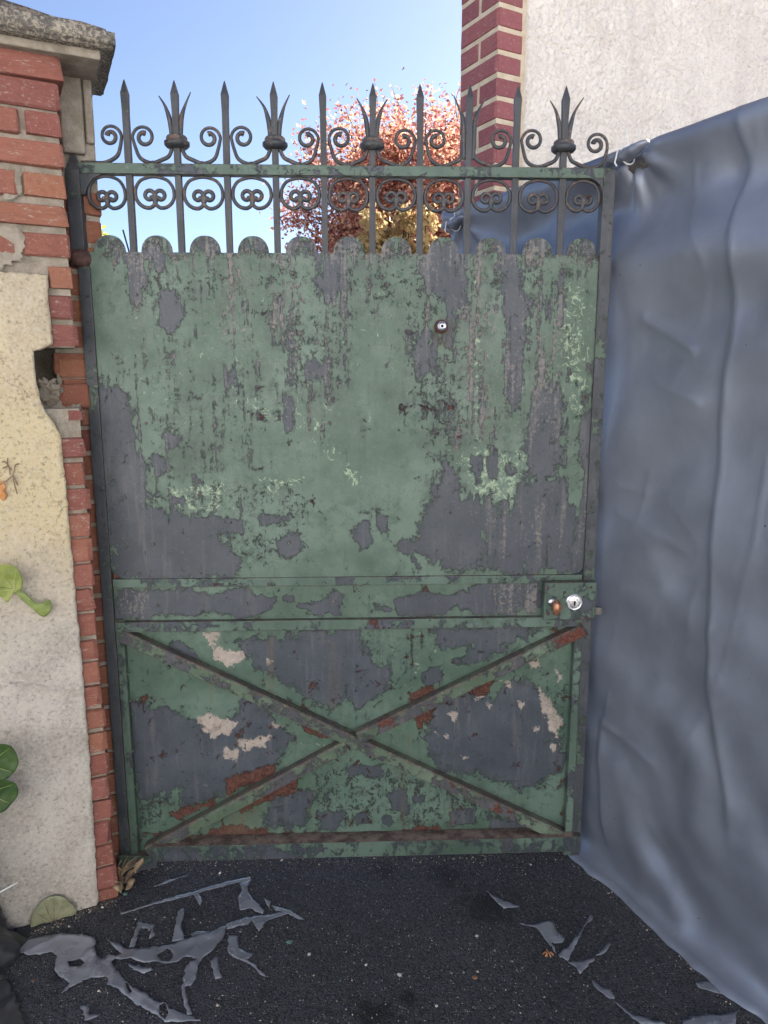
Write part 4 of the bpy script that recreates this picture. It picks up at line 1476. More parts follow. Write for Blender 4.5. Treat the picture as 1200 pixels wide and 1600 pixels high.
# broad diagonal folds that run down towards the viewer
lowk = np.clip((1.25 - ZZ) / .7, 0, 1)
ph = (SS * .6 - ZZ * .8) * 2 * math.pi / .36 + 2.4 * n_a
W += lowk * (.008 * np.sin(ph) * (.6 + 1.2 * np.clip(n_b + .3, 0, 1)) + .003 * np.sin(ph * 2.1 + 1))
midk = np.exp(-((ZZ - 1.45) / .45) ** 2)
ph2 = (SS * .5 + ZZ * 1.0) * 2 * math.pi / .42 + 2.2 * n_a
W += midk * .009 * np.sin(ph2)
# gathers fanning out from the ties
for tx, tz in (tie1, tie2):
    rr_ = np.hypot(SS - tx, ZZ - tz) + 1e-3
    an = np.arctan2(SS - tx, tz - ZZ + .02)
    W += (.015 * np.cos(an * 7 + .5) + .007 * np.cos(an * 13)) * np.exp(-rr_ / .12) * np.clip(rr_ / .05, 0, 1)
    W -= .035 * np.exp(-(rr_ / .045) ** 2)
# sharp creases
for line, amp in ((crease, .010), (crease2, .008)):
    d, k = seg_d(SS, ZZ, line)
    W += k * amp * np.where(d > 0, np.exp(-np.abs(d) / .008), np.exp(-np.abs(d) / .04))
for (p, q), amp in ((((955, 800), (1060, 860)), .004), (((930, 1130), (1010, 1195)), .008), (((960, 760), (1000, 770)), .004), (((1020, 600), (1085, 628)), .006), (((1000, 500), (1075, 545)), .01)):
    a, b = TP(*p), TP(*q)
    d = b - a
    L2 = d @ d
    t = np.clip(((SS - a[0]) * d[0] + (ZZ - a[1]) * d[1]) / L2, 0, 1)
    dist = np.hypot(SS - a[0] - t * d[0], ZZ - a[1] - t * d[1])
    W += amp * np.exp(-dist / .014)
# skirt lying out on the ground
W += .05 * np.exp(-ZZ / .016) + .004 * np.exp(-ZZ / .12)
W = np.where(ZZ < .004, W + .012 * n_c, W)
n_d = vfbm(SS * 2.6 + ZZ * .35, ZZ * .9, 21.0, 2)
n_e = vfbm(SS * 1.7 + ZZ * 1.5, ZZ * 1.6 - SS * .9, 31.0, 2)
n_f = vfbm(SS * 5.0, ZZ * 2.2, 41.0, 2)
W += .0032 * np.exp(-np.abs(n_d) / .014) * np.clip(n_a * 2 + .3, 0, 1) + .0022 * np.exp(-np.abs(n_e) / .012) * np.clip(.3 - n_a * 2, 0, 1) + .0012 * np.exp(-np.abs(n_f) / .03) * np.clip(n_b * 2 + .2, 0, 1)
# keep it clear of the gate's free edge
W += .0
# left end: gather it round the end post
W -= .12 * np.clip((SS - (s_end - .03)) / .03, 0, 1) ** 2
nS, nZ = SS.shape
verts = np.stack([SS, sgn * (W - .022), np.maximum(ZZ, .004)], -1).reshape(-1, 3)
faces = [(i * nZ + j, (i + 1) * nZ + j, (i + 1) * nZ + j + 1, i * nZ + j + 1) for i in range(nS - 1) for j in range(nZ - 1)]
o = raw('tarpaulin_sheet', verts, faces, m_tarp, tarp, smooth=True)
md = o.modifiers.new('thickness', 'SOLIDIFY')
md.thickness = .0012
# rolled hem behind the top, with the fence rail inside it
bm = bmesh.new()
tube(bm, [(x, -sgn * .045, TOPZ - .035 + .01 * math.sin(x * 3.1)) for x in np.linspace(s_near, s_end - .02, 60)], .024, 12)
obj('fence_rail', bm, m_screw, tarp, smooth=True)
for x in (s_end - .03, -.95, -2.6):
    bm = bmesh.new()
    tube(bm, [(x, -sgn * .06, 0), (x, -sgn * .06, TOPZ - .03)], .021, 12)
    obj('fence_post', bm, m_screw, tarp, smooth=True)


def tie(parent, x, z, tail):
    """white cable tie looped round the gathered hem, with the bunched ear of sheet it holds"""
    bm = bmesh.new()
    n = 20
    ring = [(x + .006 * math.sin(2 * math.pi * k / n), sgn * (.010 + .024 * math.cos(2 * math.pi * k / n)), z + .002 + .024 * math.sin(2 * math.pi * k / n)) for k in range(n + 1)]
    tube(bm, ring, .0024, 6, up=Vector((1, 0, .2)))
    tube(bm, [(x, sgn * .046, z + .01), (x + .004, sgn * .05, z - .02), (x - .004, sgn * .05, z - .03)], .0022, 6)
    tube(bm, smooth_path([(x, sgn * .01, z + .026), (x + .004, sgn * .012, z + .026 + tail * .5), (x + .012, sgn * .008, z + .026 + tail)], 4), .0014, 5)
    obj('cable_tie', bm, m_tie, parent, smooth=True)
    bm = bmesh.new()
    pts = smooth_path([(x + .075, sgn * .012, z - .004), (x + .045, sgn * .024, z + .002), (x + .012, sgn * .020, z + .001), (x, sgn * .019, z), (x - .014, sgn * .022, z), (x - .05, sgn * .030, z + .004), (x - .085, sgn * .024, z + .016)], 5)
    n = len(pts)
    rad = []
    for k in range(n):
        t = k / (n - 1)
        rad.append(.006 + .019 * math.sin(math.pi * t) ** .7 - .008 * math.exp(-((t - .5) / .07) ** 2))
    tube(bm, pts, rad, 14, .75, up=Vector((0, 0, 1)))
    for v in bm.verts:
        v.co += Vector((0, sgn, .4)) * (.005 * fbm(v.co.x * 60, v.co.z * 90, v.co.y * 60, 2))
    obj('gathered_hem', bm, m_tarp, parent, smooth=True)


tie(tarp, tie1[0], tie1[1], .05)
tie(tarp, tie2[0], tie2[1], .09)

# ------------------------------------------------------------------ plants and trees behind the gate
def leafy(name, mat, centre, rad, count, size, parent, seed, clumps=60, flat=1.0, hang=0.0):
    rnd = random.Random(seed)
    V, Fs = [], []
    cl = []
    for _ in range(clumps):
        while True:
            p = Vector((rnd.uniform(-1, 1), rnd.uniform(-1, 1), rnd.uniform(-1, 1)))
            if p.length < 1: break
        p = p * (.55 + .45 * rnd.random()) if rnd.random() < .7 else p
        cl.append((Vector((p.x * rad[0], p.y * rad[1], p.z * rad[2])), rnd.uniform(.16, .34)))
    for _ in range(count):
        c, r = rnd.choice(cl)
        q = Vector((rnd.gauss(0, 1), rnd.gauss(0, 1), rnd.gauss(0, 1))) * (r * .62 * rad[0] * .6)
        p = Vector(centre) + c + q
        d = Vector((rnd.uniform(-1, 1), rnd.uniform(-1, 1), rnd.uniform(-1, .5) - hang)).normalized()
        u = d.cross(Vector((rnd.uniform(-1, 1), rnd.uniform(-1, 1), rnd.uniform(-1, 1)))).normalized()
        L = size * rnd.uniform(.7, 1.3)
        w = L * .32 * flat
        b = len(V)
        nrm = d.cross(u) * (L * .12)
        V += [p, p + d * L * .5 + u * w + nrm, p + d * L, p + d * L * .5 - u * w + nrm]
        Fs += [(b, b + 1, b + 2), (b, b + 2, b + 3)]
    return raw(name, V, Fs, mat, parent), cl


def tree(name, label, loc, height, crown_c, rad, count, size, mat, seed, clumps=60, sprays=0, hang=0.0):
    rnd = random.Random(seed)
    t = thing(name, label, 'tree', loc)
    o, cl = leafy('crown', mat, crown_c, rad, count, size, t, seed, clumps, hang=hang)
    bm = bmesh.new()
    top = Vector(crown_c) - Vector((0, 0, rad[2] * .2))
    tr = smooth_path([(0, 0, -.05), (.05, .02, top.z * .4), (-.04, 0, top.z * .75), (top.x, top.y, top.z)], 5)
    tube(bm, tr, [.12 * height / 5 * (1 - .6 * k / len(tr)) for k in range(len(tr))], 9)
    obj('trunk', bm, m_bark, t, smooth=True)
    bm = bmesh.new()
    for c, r in cl:
        e = Vector(crown_c) + c
        a = tr[rnd.randint(len(tr) // 2, len(tr) - 1)]
        m = (a + e) / 2 + Vector((rnd.uniform(-.1, .1), rnd.uniform(-.1, .1), -.1))
        p = smooth_path([a, m, e], 4)
        tube(bm, p, [.022 * (1 - .8 * k / len(p)) for k in range(len(p))], 5)
    obj('limb', bm, m_bark, t, smooth=True)
    if sprays:
        V, Fs = [], []
        for _ in range(sprays):
            bm = bmesh.new()
            a = rnd.uniform(-1.0, 1.0)
            b_ = rnd.uniform(-.6, .9)
            base = Vector(crown_c) + Vector((rad[0] * math.sin(a) * .85, rad[1] * b_ * .5, rad[2] * math.cos(a) * .85))
            tip = base + Vector((math.sin(a) * .25 + rnd.uniform(-.12, .12), 0, rnd.uniform(.15, .42)))
            p = smooth_path([base, (base + tip) / 2 + Vector((rnd.uniform(-.06, .06), 0, 0)), tip], 4)
            tube(bm, p, [.006, .005, .005, .004, .004, .003, .003, .002, .002][:len(p)], 4)
            for k in range(10):
                q = p[rnd.randint(0, len(p) - 1)]
                d = Vector((rnd.uniform(-1, 1), rnd.uniform(-1, 1), rnd.uniform(-.6, 1))).normalized()
                u = d.cross(Vector((.3, 1, .2))).normalized()
                i0 = len(V)
                V += [q, q + d * size * .5 + u * size * .3, q + d * size, q + d * size * .5 - u * size * .3]
                Fs += [(i0, i0 + 1, i0 + 2, i0 + 3)]
            obj('twig', bm, m_bark, t)
        tag(raw('twig_leaves', V, Fs, mat, t), kind='stuff')
    return t


TD = 9.0
cpt = on_plane(645, 322, (0, TD, 0), Vector((0, -1, 0)))
tree('autumn_tree', 'red and pink leaved autumn tree rising behind the gate', (cpt.x, TD, 0), 5, (0, 0, cpt.z), (1.5, 1.5, 1.0), 52000, .047, m_red, 5, 210, 24)
cp2 = on_plane(628, 395, (0, 7.2, 0), Vector((0, -1, 0)))
tree('straw_bush', 'straw yellow drooping bush in front of the red tree', (cp2.x, 7.2, 0), 2.2, (0, 0, cp2.z), (.48, .4, .46), 5200, .065, m_yel, 9, 40, 0, .6)
cp3 = on_plane(131, 378, (0, 8.0, 0), Vector((0, -1, 0)))
tree('lime_tree', 'small lime yellow tree seen past the hinge post', (cp3.x, 8.0, 0), 3.4, (0, 0, cp3.z), (.24, .3, .45), 1100, .06, m_lime, 12, 24, 3)
rp0, rp1 = on_plane(205, 405, (0, 2.6, 0), Vector((0, -1, 0))), on_plane(192, 359, (0, 2.6, 0), Vector((0, -1, 0)))
bm = bmesh.new()
tube(bm, [(rp0.x + .12, rp0.y, -.02), (rp0.x, rp0.y, rp0.z), (rp1.x, rp1.y, rp1.z)], .003, 6)
tag(obj('garden_cane', bm, m_screw), 'thin grey cane poking up behind the first scallop gap', 'cane')

# ------------------------------------------------------------------ torn plastic on the ground
def scrap(name, pts, label, cat='plastic scrap', seed=0, h=.012, group='torn plastic scraps on the asphalt', holes=(), lift=None, mat=None):
    g = [ground_at(x, y) for x, y in pts]
    c = sum(g, Vector()) / len(g)
    rg = ragged([Vector((p.x - c.x, p.y - c.y)) for p in g], .007, .0042, seed, 90)
    hl_ = [[Vector((ground_at(x, y).x - c.x, ground_at(x, y).y - c.y)) for x, y in q] for q in holes]
    ov, of = filled(rg, [ragged(q, .008, .004, seed, 90) for q in hl_], grid=.008)
    vs = []
    for p in ov:
        a = fbm(p[0] * 13 + seed, p[1] * 13, seed * 1.7, 3)
        b = abs(fbm(p[0] * 7 - seed, p[1] * 9 + 3, seed + 4, 2))
        rdg = (1 - min(1, abs(fbm(p[0] * 9 + seed * 3, p[1] * 9, seed, 2)) * 3.2)) ** 2
        z = .003 + h * .32 * max(0, .3 * a + .7 * b + .7 * rdg)
        if lift: z += lift(p[0] + c.x, p[1] + c.y)
        vs.append((p[0], p[1], max(.003, z)))
    o = raw(name, vs, of, mat or m_scrap, None, smooth=True, solid=.0006)
    o.location = (c.x, c.y, 0)
    tag(o, label, cat, group)
    return o


def zl(pts): return [(x / 2.4, 1300 + y / 2.4) for x, y in pts]
def zr(pts): return [(800 + x / 3, 1200 + y / 3) for x, y in pts]
def zm(pts): return [(400 + x / 2.4, 1300 + y / 2.4) for x, y in pts]


scrap('torn_plastic', zl([(65, 425), (110, 405), (190, 393), (300, 393), (345, 400), (360, 415), (352, 440), (360, 470), (385, 482), (410, 462), (440, 470), (460, 462), (430, 440), (398, 414), (440, 425), (480, 445), (520, 450), (640, 425), (740, 400), (850, 356), (846, 380), (825, 420), (795, 455), (760, 480), (742, 510), (735, 555), (715, 580), (692, 585), (705, 650), (722, 690), (705, 695), (690, 650), (682, 600), (688, 560), (697, 508), (740, 480), (700, 478), (640, 497), (560, 493), (500, 488), (455, 485), (432, 480), (416, 492), (440, 530), (480, 575), (540, 615), (600, 650), (660, 678), (755, 717), (690, 722), (620, 716), (590, 690), (520, 660), (480, 625), (440, 590), (405, 583), (403, 548), (345, 548), (322, 560), (280, 580), (230, 612), (262, 572), (225, 550), (205, 520), (215, 472), (190, 455), (150, 465), (80, 462)]),
      'large torn sheet of grey plastic crumpled and branching across the left asphalt', 'torn plastic', 3.1, .03,
      holes=[zl([(470, 570), (480, 575), (495, 610), (485, 612), (472, 590)]), zl([(255, 490), (300, 483), (318, 495), (300, 512), (262, 512)]), zl([(588, 470), (625, 440), (640, 445), (650, 465), (635, 488), (605, 486)]), zl([(597, 660), (622, 655), (632, 685), (618, 706), (598, 690)])])
scrap('plastic_scrap', zl([(848, 357), (930, 325), (1080, 306), (1090, 312), (1010, 335), (970, 382), (945, 335), (930, 350), (850, 376)]), 'shiny pointed plastic tail at the right end of the big torn sheet', seed=5.2, h=.025)
scrap('plastic_scrap', zl([(485, 440), (520, 340), (580, 355), (578, 395), (558, 405), (568, 375), (530, 362), (502, 437)]), 'hooked plastic scrap curling just above the big torn sheet', seed=6.5, h=.02)
scrap('plastic_scrap', zl([(645, 415), (660, 345), (665, 305), (690, 290), (694, 300), (680, 365), (692, 410)]), 'upright pointed plastic scrap above the middle of the big torn sheet', seed=7.7, h=.02)
scrap('plastic_scrap', zl([(715, 390), (740, 375), (792, 376), (730, 402)]), 'small flat plastic flap touching the upper edge of the big torn sheet', seed=8.8, h=.01)
scrap('plastic_strip', zl([(450, 308), (560, 272), (710, 231), (850, 190), (940, 172), (938, 183), (860, 200), (745, 232), (758, 262), (752, 282), (740, 262), (728, 238), (560, 280), (455, 313)]), 'long narrow plastic strip lying straight toward the gate', seed=9.1, h=.008)
scrap('plastic_strip', zl([(575, 206), (640, 182), (712, 163), (640, 190), (580, 209)]), 'hair thin pale strip nearest the hinge foot of the gate', seed=10.4, h=.004)
scrap('plastic_scrap', zl([(897, 200), (942, 182), (928, 215), (942, 250), (990, 300), (985, 313), (955, 300), (940, 290), (900, 297), (893, 250), (908, 225)]), 'ragged plastic scrap hanging from the right end of the long strip', seed=11.2, h=.016)
scrap('plastic_scrap', zl([(990, 254), (1017, 266), (1010, 291)]), 'tiny triangular plastic chip above the shiny tail', seed=12, h=.008)
scrap('plastic_scrap', zl([(1020, 280), (1095, 300), (1140, 332), (1120, 330), (1085, 312), (1030, 295)]), 'slender plastic sliver beside the shiny tail', seed=13, h=.008)
scrap('plastic_scrap', zl([(855, 394), (890, 393), (895, 440), (950, 464), (925, 485), (960, 505), (1000, 550), (985, 545), (940, 502), (890, 480), (855, 455)]), 'bent plastic scrap with a thin tail below the shiny tail', seed=14.3, h=.012)
scrap('plastic_scrap', zl([(788, 490), (812, 472), (832, 550), (806, 556)]), 'short blunt plastic scrap below the big torn sheet', seed=15.1, h=.008)
scrap('plastic_scrap', zl([(480, 498), (580, 520), (540, 534), (500, 522)]), 'little leaf shaped plastic piece under the crumpled knot', seed=16.3, h=.014)
scrap('plastic_scrap', zl([(302, 660), (330, 655), (337, 690), (380, 690), (350, 705), (318, 719), (315, 690)]), 'small jagged plastic scrap near the bottom edge of the drive', seed=17.3, h=.014)
scrap('plastic_scrap', zr([(35, 733), (100, 742), (195, 728), (207, 765), (217, 780), (247, 795), (240, 825), (200, 830), (185, 822), (210, 878), (195, 868), (150, 800), (110, 758)]), 'broad torn plastic scrap with a curled edge right of the oil stain', seed=21.3, h=.022)
scrap('plastic_scrap', zr([(215, 880), (260, 850), (330, 760), (370, 690), (380, 715), (342, 750), (292, 850), (262, 912), (240, 897)]), 'tall curved plastic scrap pointing up toward the tarpaulin', seed=22.1, h=.022)
scrap('plastic_scrap', zr([(262, 918), (340, 905), (390, 893), (382, 910), (345, 945), (320, 972), (300, 942)]), 'fan shaped plastic scrap under the tall curved one', seed=23.5, h=.016)
scrap('plastic_scrap', zr([(390, 885), (420, 860), (455, 818), (465, 833), (425, 877)]), 'small pointed plastic scrap beside the fan shaped one', seed=24.4, h=.01)
scrap('plastic_strip', zr([(352, 985), (400, 1018), (460, 1048), (482, 1086), (440, 1080), (395, 1042)]), 'short curved plastic strip leading down from the fan shaped scrap', seed=25.5, h=.012)
scrap('plastic_strip', zr([(480, 1098), (520, 1126), (560, 1156), (640, 1178), (720, 1206), (600, 1206), (550, 1168)]), 'lower curved plastic strip running to the bottom edge', seed=26.5, h=.012)
scrap('plastic_scrap', zr([(858, 1010), (910, 1003), (970, 1028), (1037, 1076), (950, 1058), (870, 1032)]), 'lone lens shaped plastic scrap close to the tarpaulin foot', seed=27.2, h=.01)
scrap('plastic_scrap', zr([(800, 1188), (900, 1168), (1000, 1163), (1052, 1152), (1045, 1230), (800, 1230)]), 'wide plastic scrap cut by the bottom edge near the tarpaulin', seed=28.2, h=.02)
scrap('plastic_scrap', zm([(860, 225), (890, 242), (940, 264), (988, 286), (930, 292), (908, 272)]), 'small pointed plastic scrap nearest the latch end of the gate', seed=29.2, h=.016)

# ------------------------------------------------------------------ black sheeting bundled at the left foot of the pier
def bundle():
    t = thing('tarpaulin_bundle', 'black plastic sheeting bundled and tied at the foot of the pier', 'tarpaulin', (0, 0, 0))
    base = ground_at(20, 1500)
    t.location = (base.x - .175, base.y - .02, 0)
    V, Fs = [], []
    n, m = 90, 110
    for i in range(n):
        h = i / (n - 1)
        z = h * .56
        prof = .135 * (1 - h) ** .22 * (1 - .25 * h) + .004
        if .32 < h < .44: prof *= 1 - .28 * math.exp(-((h - .38) / .03) ** 2)
        for k in range(m):
            a = 2 * math.pi * k / m
            f = .90 + .14 * abs(math.sin(a * 3.5 + h * 2.2 + 1.5 * math.sin(h * 7))) + .08 * abs(math.sin(a * 6 - h * 5 + 1)) + .22 * fbm(math.cos(a) * 2.6, math.sin(a) * 2.6, h * 6, 4)
            r = prof * f * (1 + .25 * max(0, .12 - h) / .12)
            V.append((r * math.cos(a), r * math.sin(a), z))
    for i in range(n - 1):
        for k in range(m): Fs.append((i * m + k, i * m + (k + 1) % m, (i + 1) * m + (k + 1) % m, (i + 1) * m + k))
    raw('sheeting', V, Fs, m_tarp_d, t, smooth=True)
    bm = bmesh.new()
    ring = []
    for k in range(41):
        a = 2 * math.pi * k / 40
        ring.append((.128 * math.cos(a), .128 * math.sin(a), .215 + .01 * math.sin(a * 2)))
    tube(bm, ring, .003, 6, up=Vector((0, 0, 1)))
    tube(bm, smooth_path([(.118, -.06, .215), (.16, -.03, .228), (.21, .02, .236)], 5), .0022, 6, up=Vector((0, 0, 1)))
    obj('cable_tie', bm, m_tie, t, smooth=True)


bundle()
scrap('sheeting_fold', [(2, 1520), (12, 1540), (24, 1560), (40, 1600), (42, 1640), (-30, 1640), (-30, 1560)], 'dark fold of plastic sheeting lying below the tied bundle', 'plastic sheeting', 31.0, .04, None, mat=m_tarp_d)

# ------------------------------------------------------------------ leaves by the pier
def leaf_shape(name, pts, plane_w, label, cat, mat, bend=.02, holder=None, seed=0):
    """a leaf traced on the pier's front, held plane_w in front of it and curled"""
    q = [PF(x, y, plane_w) for x, y in pts]
    c = sum(q, Vector((0, 0))) / len(q)
    sm = smooth_path(q + [q[0]], 5)[:-1]
    ov, of = filled(sm, grid=.006)
    vs = []
    for p in ov:
        d = (Vector((p[0], p[1])) - c)
        vs.append((p[0], -plane_w - bend * (d.length / .05) ** 2 * .5 + .003 * fbm(p[0] * 50, p[1] * 50, seed, 2), p[1]))
    t = thing(name, label, cat, A, R(90) - PA)
    if holder:
        bv_ = bmesh.new()
        b0_ = PF(*holder[-1], plane_w)
        for p in q[::2]:
            k_ = lambda u: (b0_.x + (p.x - b0_.x) * u, -plane_w - .0022 - bend * ((Vector((b0_.x + (p.x - b0_.x) * u, b0_.y + (p.y - b0_.y) * u)) - c).length / .05) ** 2 * .5, b0_.y + (p.y - b0_.y) * u)
            tube(bv_, [k_(0), k_(.45), k_(.9)], [.0012, .0008, .0003], 5)
        obj('vein', bv_, m_vein, t)
    raw('blade', vs, of, mat, t, smooth=True, solid=.0007)
    if holder:
        bm = bmesh.new()
        h = [PF(x, y, plane_w) for x, y in holder]
        tube(bm, smooth_path([(p.x, -plane_w - .002, p.y) for p in h], 4), .0016, 6)
        obj('stalk', bm, mat, t, smooth=True)
    return t


m_lf1 = mat_leaf('fresh_green_leaf', (.15, .19, .04), (.25, .28, .07))
m_lf2 = mat_leaf('mottled_green_leaf', (.14, .19, .05), (.22, .27, .08))
m_lf3 = mat_leaf('dark_green_leaf', (.022, .055, .012), (.045, .085, .02))
m_lf4 = mat_leaf('faded_grey_green_leaf', (.17, .175, .10), (.26, .26, .16))
m_dry = mat_leaf('dry_brown_leaf', (.16, .11, .07), (.28, .20, .13))
m_org = mat_leaf('orange_dry_petal', (.42, .17, .05), (.5, .24, .09))
m_vein = mat_leaf('pale_leaf_vein', (.30, .33, .12), (.36, .38, .16))
leaf_shape('leaf', [(-12, 884), (8, 881), (25, 886), (35, 902), (34, 918), (20, 928), (12, 940), (2, 932), (-14, 925)], .05, 'rounded yellow green leaf at the left edge in front of the stucco', 'leaf', m_lf1, .012, [(-25, 915), (0, 918), (22, 920)], 1)
leaf_shape('leaf', [(18, 922), (30, 920), (45, 932), (58, 943), (70, 940), (78, 938), (80, 952), (72, 964), (62, 962), (50, 950), (34, 938)], .04, 'curled green leaf with a reddish edge on the stucco beside the rounded one', 'leaf', m_lf2, -.012, [(5, 920), (20, 924)], 2)
leaf_shape('leaf', [(-30, 1165), (0, 1160), (18, 1165), (29, 1187), (22, 1205), (5, 1217), (-30, 1220)], .10, 'upper dark green leaf at the left edge above the bundle', 'leaf', m_lf3, .015, [(-50, 1190), (-20, 1195)], 3)
leaf_shape('leaf', [(-30, 1222), (0, 1216), (24, 1222), (28, 1240), (18, 1255), (2, 1268), (-30, 1270)], .09, 'lower dark green leaf tucked under the upper dark one', 'leaf', m_lf3, .015, [(-50, 1240), (-20, 1240)], 4)
t = leaf_shape('fallen_leaf', [(47, 1455), (48, 1435), (60, 1415), (75, 1402), (95, 1400), (112, 1412), (120, 1425), (104, 1435), (85, 1440), (66, 1450)], .03, 'pale faded leaf fan standing against the foot of the stucco', 'leaf', m_lf4, .0, None, 5)
bm = bmesh.new()
b0 = PF(84, 1444, .033)
for e in ((55, 1425), (68, 1410), (84, 1403), (100, 1407), (112, 1420)):
    q = PF(*e, .033)
    tube(bm, [(b0.x, -.0325, b0.y), ((b0.x + q.x) / 2, -.0335, (b0.y + q.y) / 2), (q.x, -.0335, q.y)], [.0013, .0009, .0004], 5)
obj('vein', bm, m_dry, t)
# dried flower twig
t = thing('dried_twig', 'dried twig with an orange petal clinging to the stucco', 'twig', A, R(90) - PA)
bm = bmesh.new()
for pl in ([(-15, 765), (2, 756), (14, 748), (21, 740), (24, 727), (30, 725)], [(16, 742), (14, 730), (8, 722), (3, 722)], [(18, 735), (12, 726), (12, 716)], [(20, 742), (22, 755), (27, 772)], [(20, 742), (28, 758)], [(12, 728), (4, 732)]):
    tube(bm, smooth_path([(PF(x, y, .022).x, -.022, PF(x, y, .022).y) for x, y in pl], 4), .0016, 6)
obj('stem', bm, m_dry, t, smooth=True)
q = [PF(x, y, .026) for x, y in ((-8, 755), (2, 752), (9, 760), (8, 770), (12, 774), (6, 783), (0, 778), (-8, 772))]
ov, of = filled(smooth_path(q + [q[0]], 3)[:-1], grid=.005)
raw('petal', [(p[0], -.024 + .006 * fbm(p[0] * 60, p[1] * 60, 0, 2), p[1]) for p in ov], of, m_org, t, smooth=True, solid=.001)

# dry weeds at the gate's hinge foot
wg = ground_at(186, 1392)
t = thing('dry_weed', 'tuft of dry brown weed between the pier and the hinge foot', 'weed', (wg.x, wg.y, 0))
rnd = random.Random(4)
bm = bmesh.new()
for i in range(16):
    a = rnd.uniform(-.4, 2.2)
    L = rnd.uniform(.05, .14)
    lean = Vector((math.cos(a) * .5, -math.sin(a) * .25, 0))
    p = smooth_path([(rnd.uniform(-.012, .012), rnd.uniform(-.01, .02), -.003), Vector((0, 0, L * .6)) + lean * L * .3, Vector((rnd.uniform(-.02, .02), 0, L)) + lean * L], 4)
    tube(bm, p, [.0018 * (1 - .7 * k / len(p)) for k in range(len(p))], 5)
obj('stem', bm, m_dry, t, smooth=True)
for i in range(9):
    V, Fs = [], []
    c = Vector((rnd.uniform(-.01, .06), rnd.uniform(-.03, .02), rnd.uniform(.01, .06)))
    ax = Vector((rnd.uniform(-.3, 1), rnd.uniform(-.4, .4), rnd.uniform(-.2, .9))).normalized()
    sd = ax.cross(Vector((rnd.uniform(-1, 1), -1, .3))).normalized()
    L = rnd.uniform(.03, .055)
    up = ax.cross(sd)
    for k in range(7):
        w = .011 * math.sin(math.pi * (k + .4) / 7.2)
        m_ = c + ax * (L * k / 6) + up * (.012 * math.sin(k * .7 + i))
        V += [m_ - sd * w + up * w * .5, m_, m_ + sd * w + up * w * .5]
    for k in range(6):
        for j in range(2): Fs.append((k * 3 + j, k * 3 + j + 1, k * 3 + j + 4, k * 3 + j + 3))
    raw('dry_leaf', V, Fs, m_dry, t, smooth=True, solid=.0006)

# small debris that can be told apart
def chip(px, py, r, label, mat, cat='stone chip', seed=1, sq=.5, name='stone_chip', group=None):
    g = ground_at(px, py)
    bm = bmesh.new()
    r *= .72
    bmesh.ops.create_icosphere(bm, subdivisions=2, radius=r)
    for v in bm.verts:
        v.co *= 1 + .45 * fbm(v.co.x / r * .9 + seed, v.co.y / r * .9, v.co.z / r * .9, 2)
        v.co.z *= sq
    o = obj(name, bm, mat, None)
    o.location = (g.x, g.y, r * sq * .7)
    o.rotation_euler = (0, 0, seed * 2.1)
    return tag(o, label, cat, group)


m_flake = mat_plain('green_paint_flake', (.13, .24, .18), .6, .4, 0, .25)
m_brown = mat_plain('brown_crumb', (.20, .11, .07), .9, .2, 0, .35)
chip(624, 1524, .0085, 'white stone chip alone in the middle of the asphalt', m_pebble, seed=1.2)
chip(572, 1508, .005, 'cream grit chip up and left of the white one', m_pebble, seed=2.4)
chip(742, 1528, .009, 'brown clod of grit right of the white stone chip', m_brown, 'grit clod', 3.1, .6, 'grit_clod')
chip(745, 1463, .006, 'pale chip below the dark spill by the gate', m_pebble, seed=4.4)
chip(452, 1472, .011, 'green paint flake on the asphalt right of the torn plastic', m_flake, 'paint flake', 5.3, .12, 'paint_flake')
chip(196, 1397, .009, 'green paint flake under the dry weed', m_flake, 'paint flake', 6.1, .2, 'paint_flake')
chip(483, 1491, .007, 'straw coloured crumb below the green flake', m_pebble, 'crumb', 7.2, .3, 'crumb')
chip(344, 1364, .006, 'cream chip lying just under the bottom rail', m_pebble, seed=8.7)
chip(682, 1572, .005, 'tan chip below the white stone chip', m_pebble, seed=9.3)
chip(52, 1532, .006, 'orange brown crumb near the bundled sheeting', m_brown, 'crumb', 10.1, .5, 'crumb')
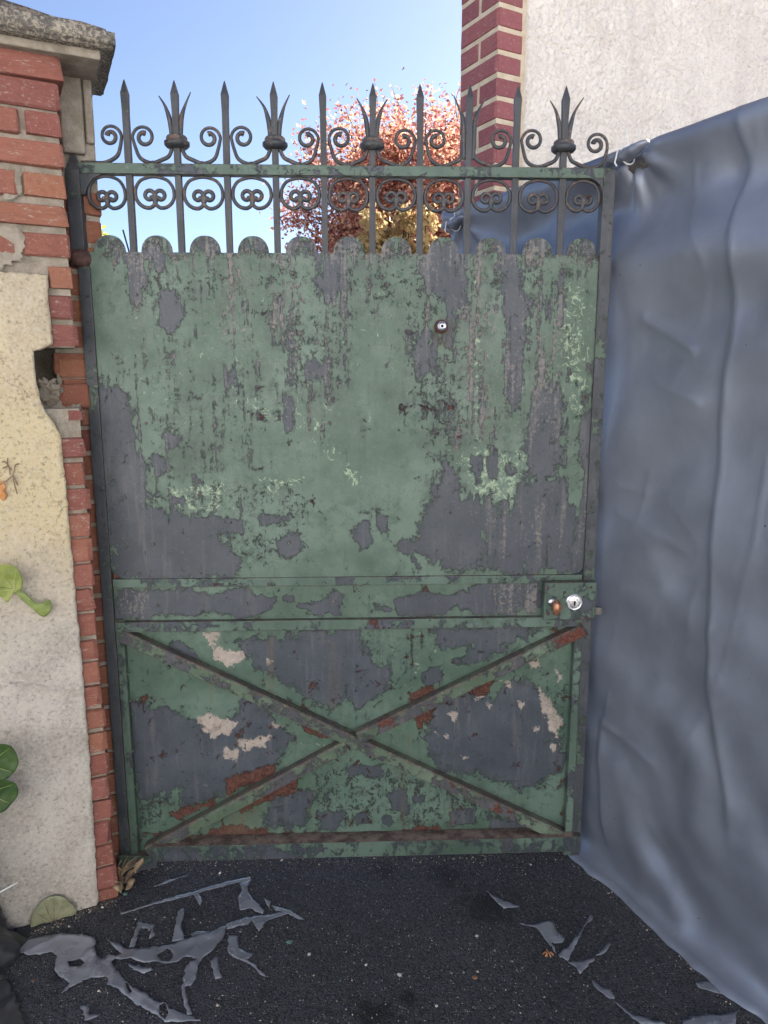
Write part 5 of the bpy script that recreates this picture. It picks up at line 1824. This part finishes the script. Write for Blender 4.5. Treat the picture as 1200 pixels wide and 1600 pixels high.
chip(108, 1448, .005, 'pale chip right of the faded leaf', m_pebble, seed=11.9)
g = ground_at(856, 1492)
t = thing('dry_seed_head', 'orange brown dried seed head beside the curled plastic scrap', 'seed head', (g.x, g.y, 0))
bm = bmesh.new()
for i in range(9):
    a = rnd.uniform(0, 6.28)
    tube(bm, smooth_path([(0, 0, .006), (math.cos(a) * .008, math.sin(a) * .008, .01), (math.cos(a) * .015, math.sin(a) * .013, .004)], 3), .0016, 5)
obj('stem', bm, mat_leaf('orange_dry_stem', (.30, .12, .05), (.4, .2, .09)), t, smooth=True)

# loose grit gathered along the foot of the gate, the pier and the tarpaulin
def grit(name, spots, label):
    rnd = random.Random(17)
    V, Fs = [], []
    for (a, b, n, spread) in spots:
        a, b = ground_at(*a), ground_at(*b)
        for _ in range(n):
            p = a.lerp(b, rnd.random()) + Vector((rnd.gauss(0, spread * .5), -abs(rnd.gauss(0, spread)) + spread * .3, 0))
            r = rnd.uniform(.0009, .0032) * (1 if rnd.random() < .9 else 1.7)
            i = len(V)
            for k in range(4):
                t_ = 1.571 * k + rnd.uniform(-.4, .4)
                V.append((p.x + math.cos(t_) * r * rnd.uniform(.6, 1.3), p.y + math.sin(t_) * r * rnd.uniform(.6, 1.3), .0006))
            V.append((p.x, p.y, r * rnd.uniform(.8, 1.4)))
            for k in range(4): Fs.append((i + k, i + (k + 1) % 4, i + 4))
    M = Mat('mixed_grit')
    g = M.n('ShaderNodeNewGeometry')
    c = M.ramp(g.outputs['Random Per Island'], [(0, (.05, .045, .04)), (.5, (.14, .12, .10)), (.8, (.26, .22, .17)), (1, (.5, .46, .40))])
    o = raw(name, V, Fs, M.done(c, .9, spec=.2))
    tag(o, label, 'grit', kind='stuff')


grit('grit', [((240, 1350), (895, 1336), 520, .035), ((40, 1462), (184, 1402), 240, .02), ((200, 1440), (900, 1500), 320, .14), ((900, 1345), (1180, 1590), 160, .03), ((150, 1560), (800, 1580), 200, .08)], 'loose grit and crumbs of stone strewn along the foot of the gate')
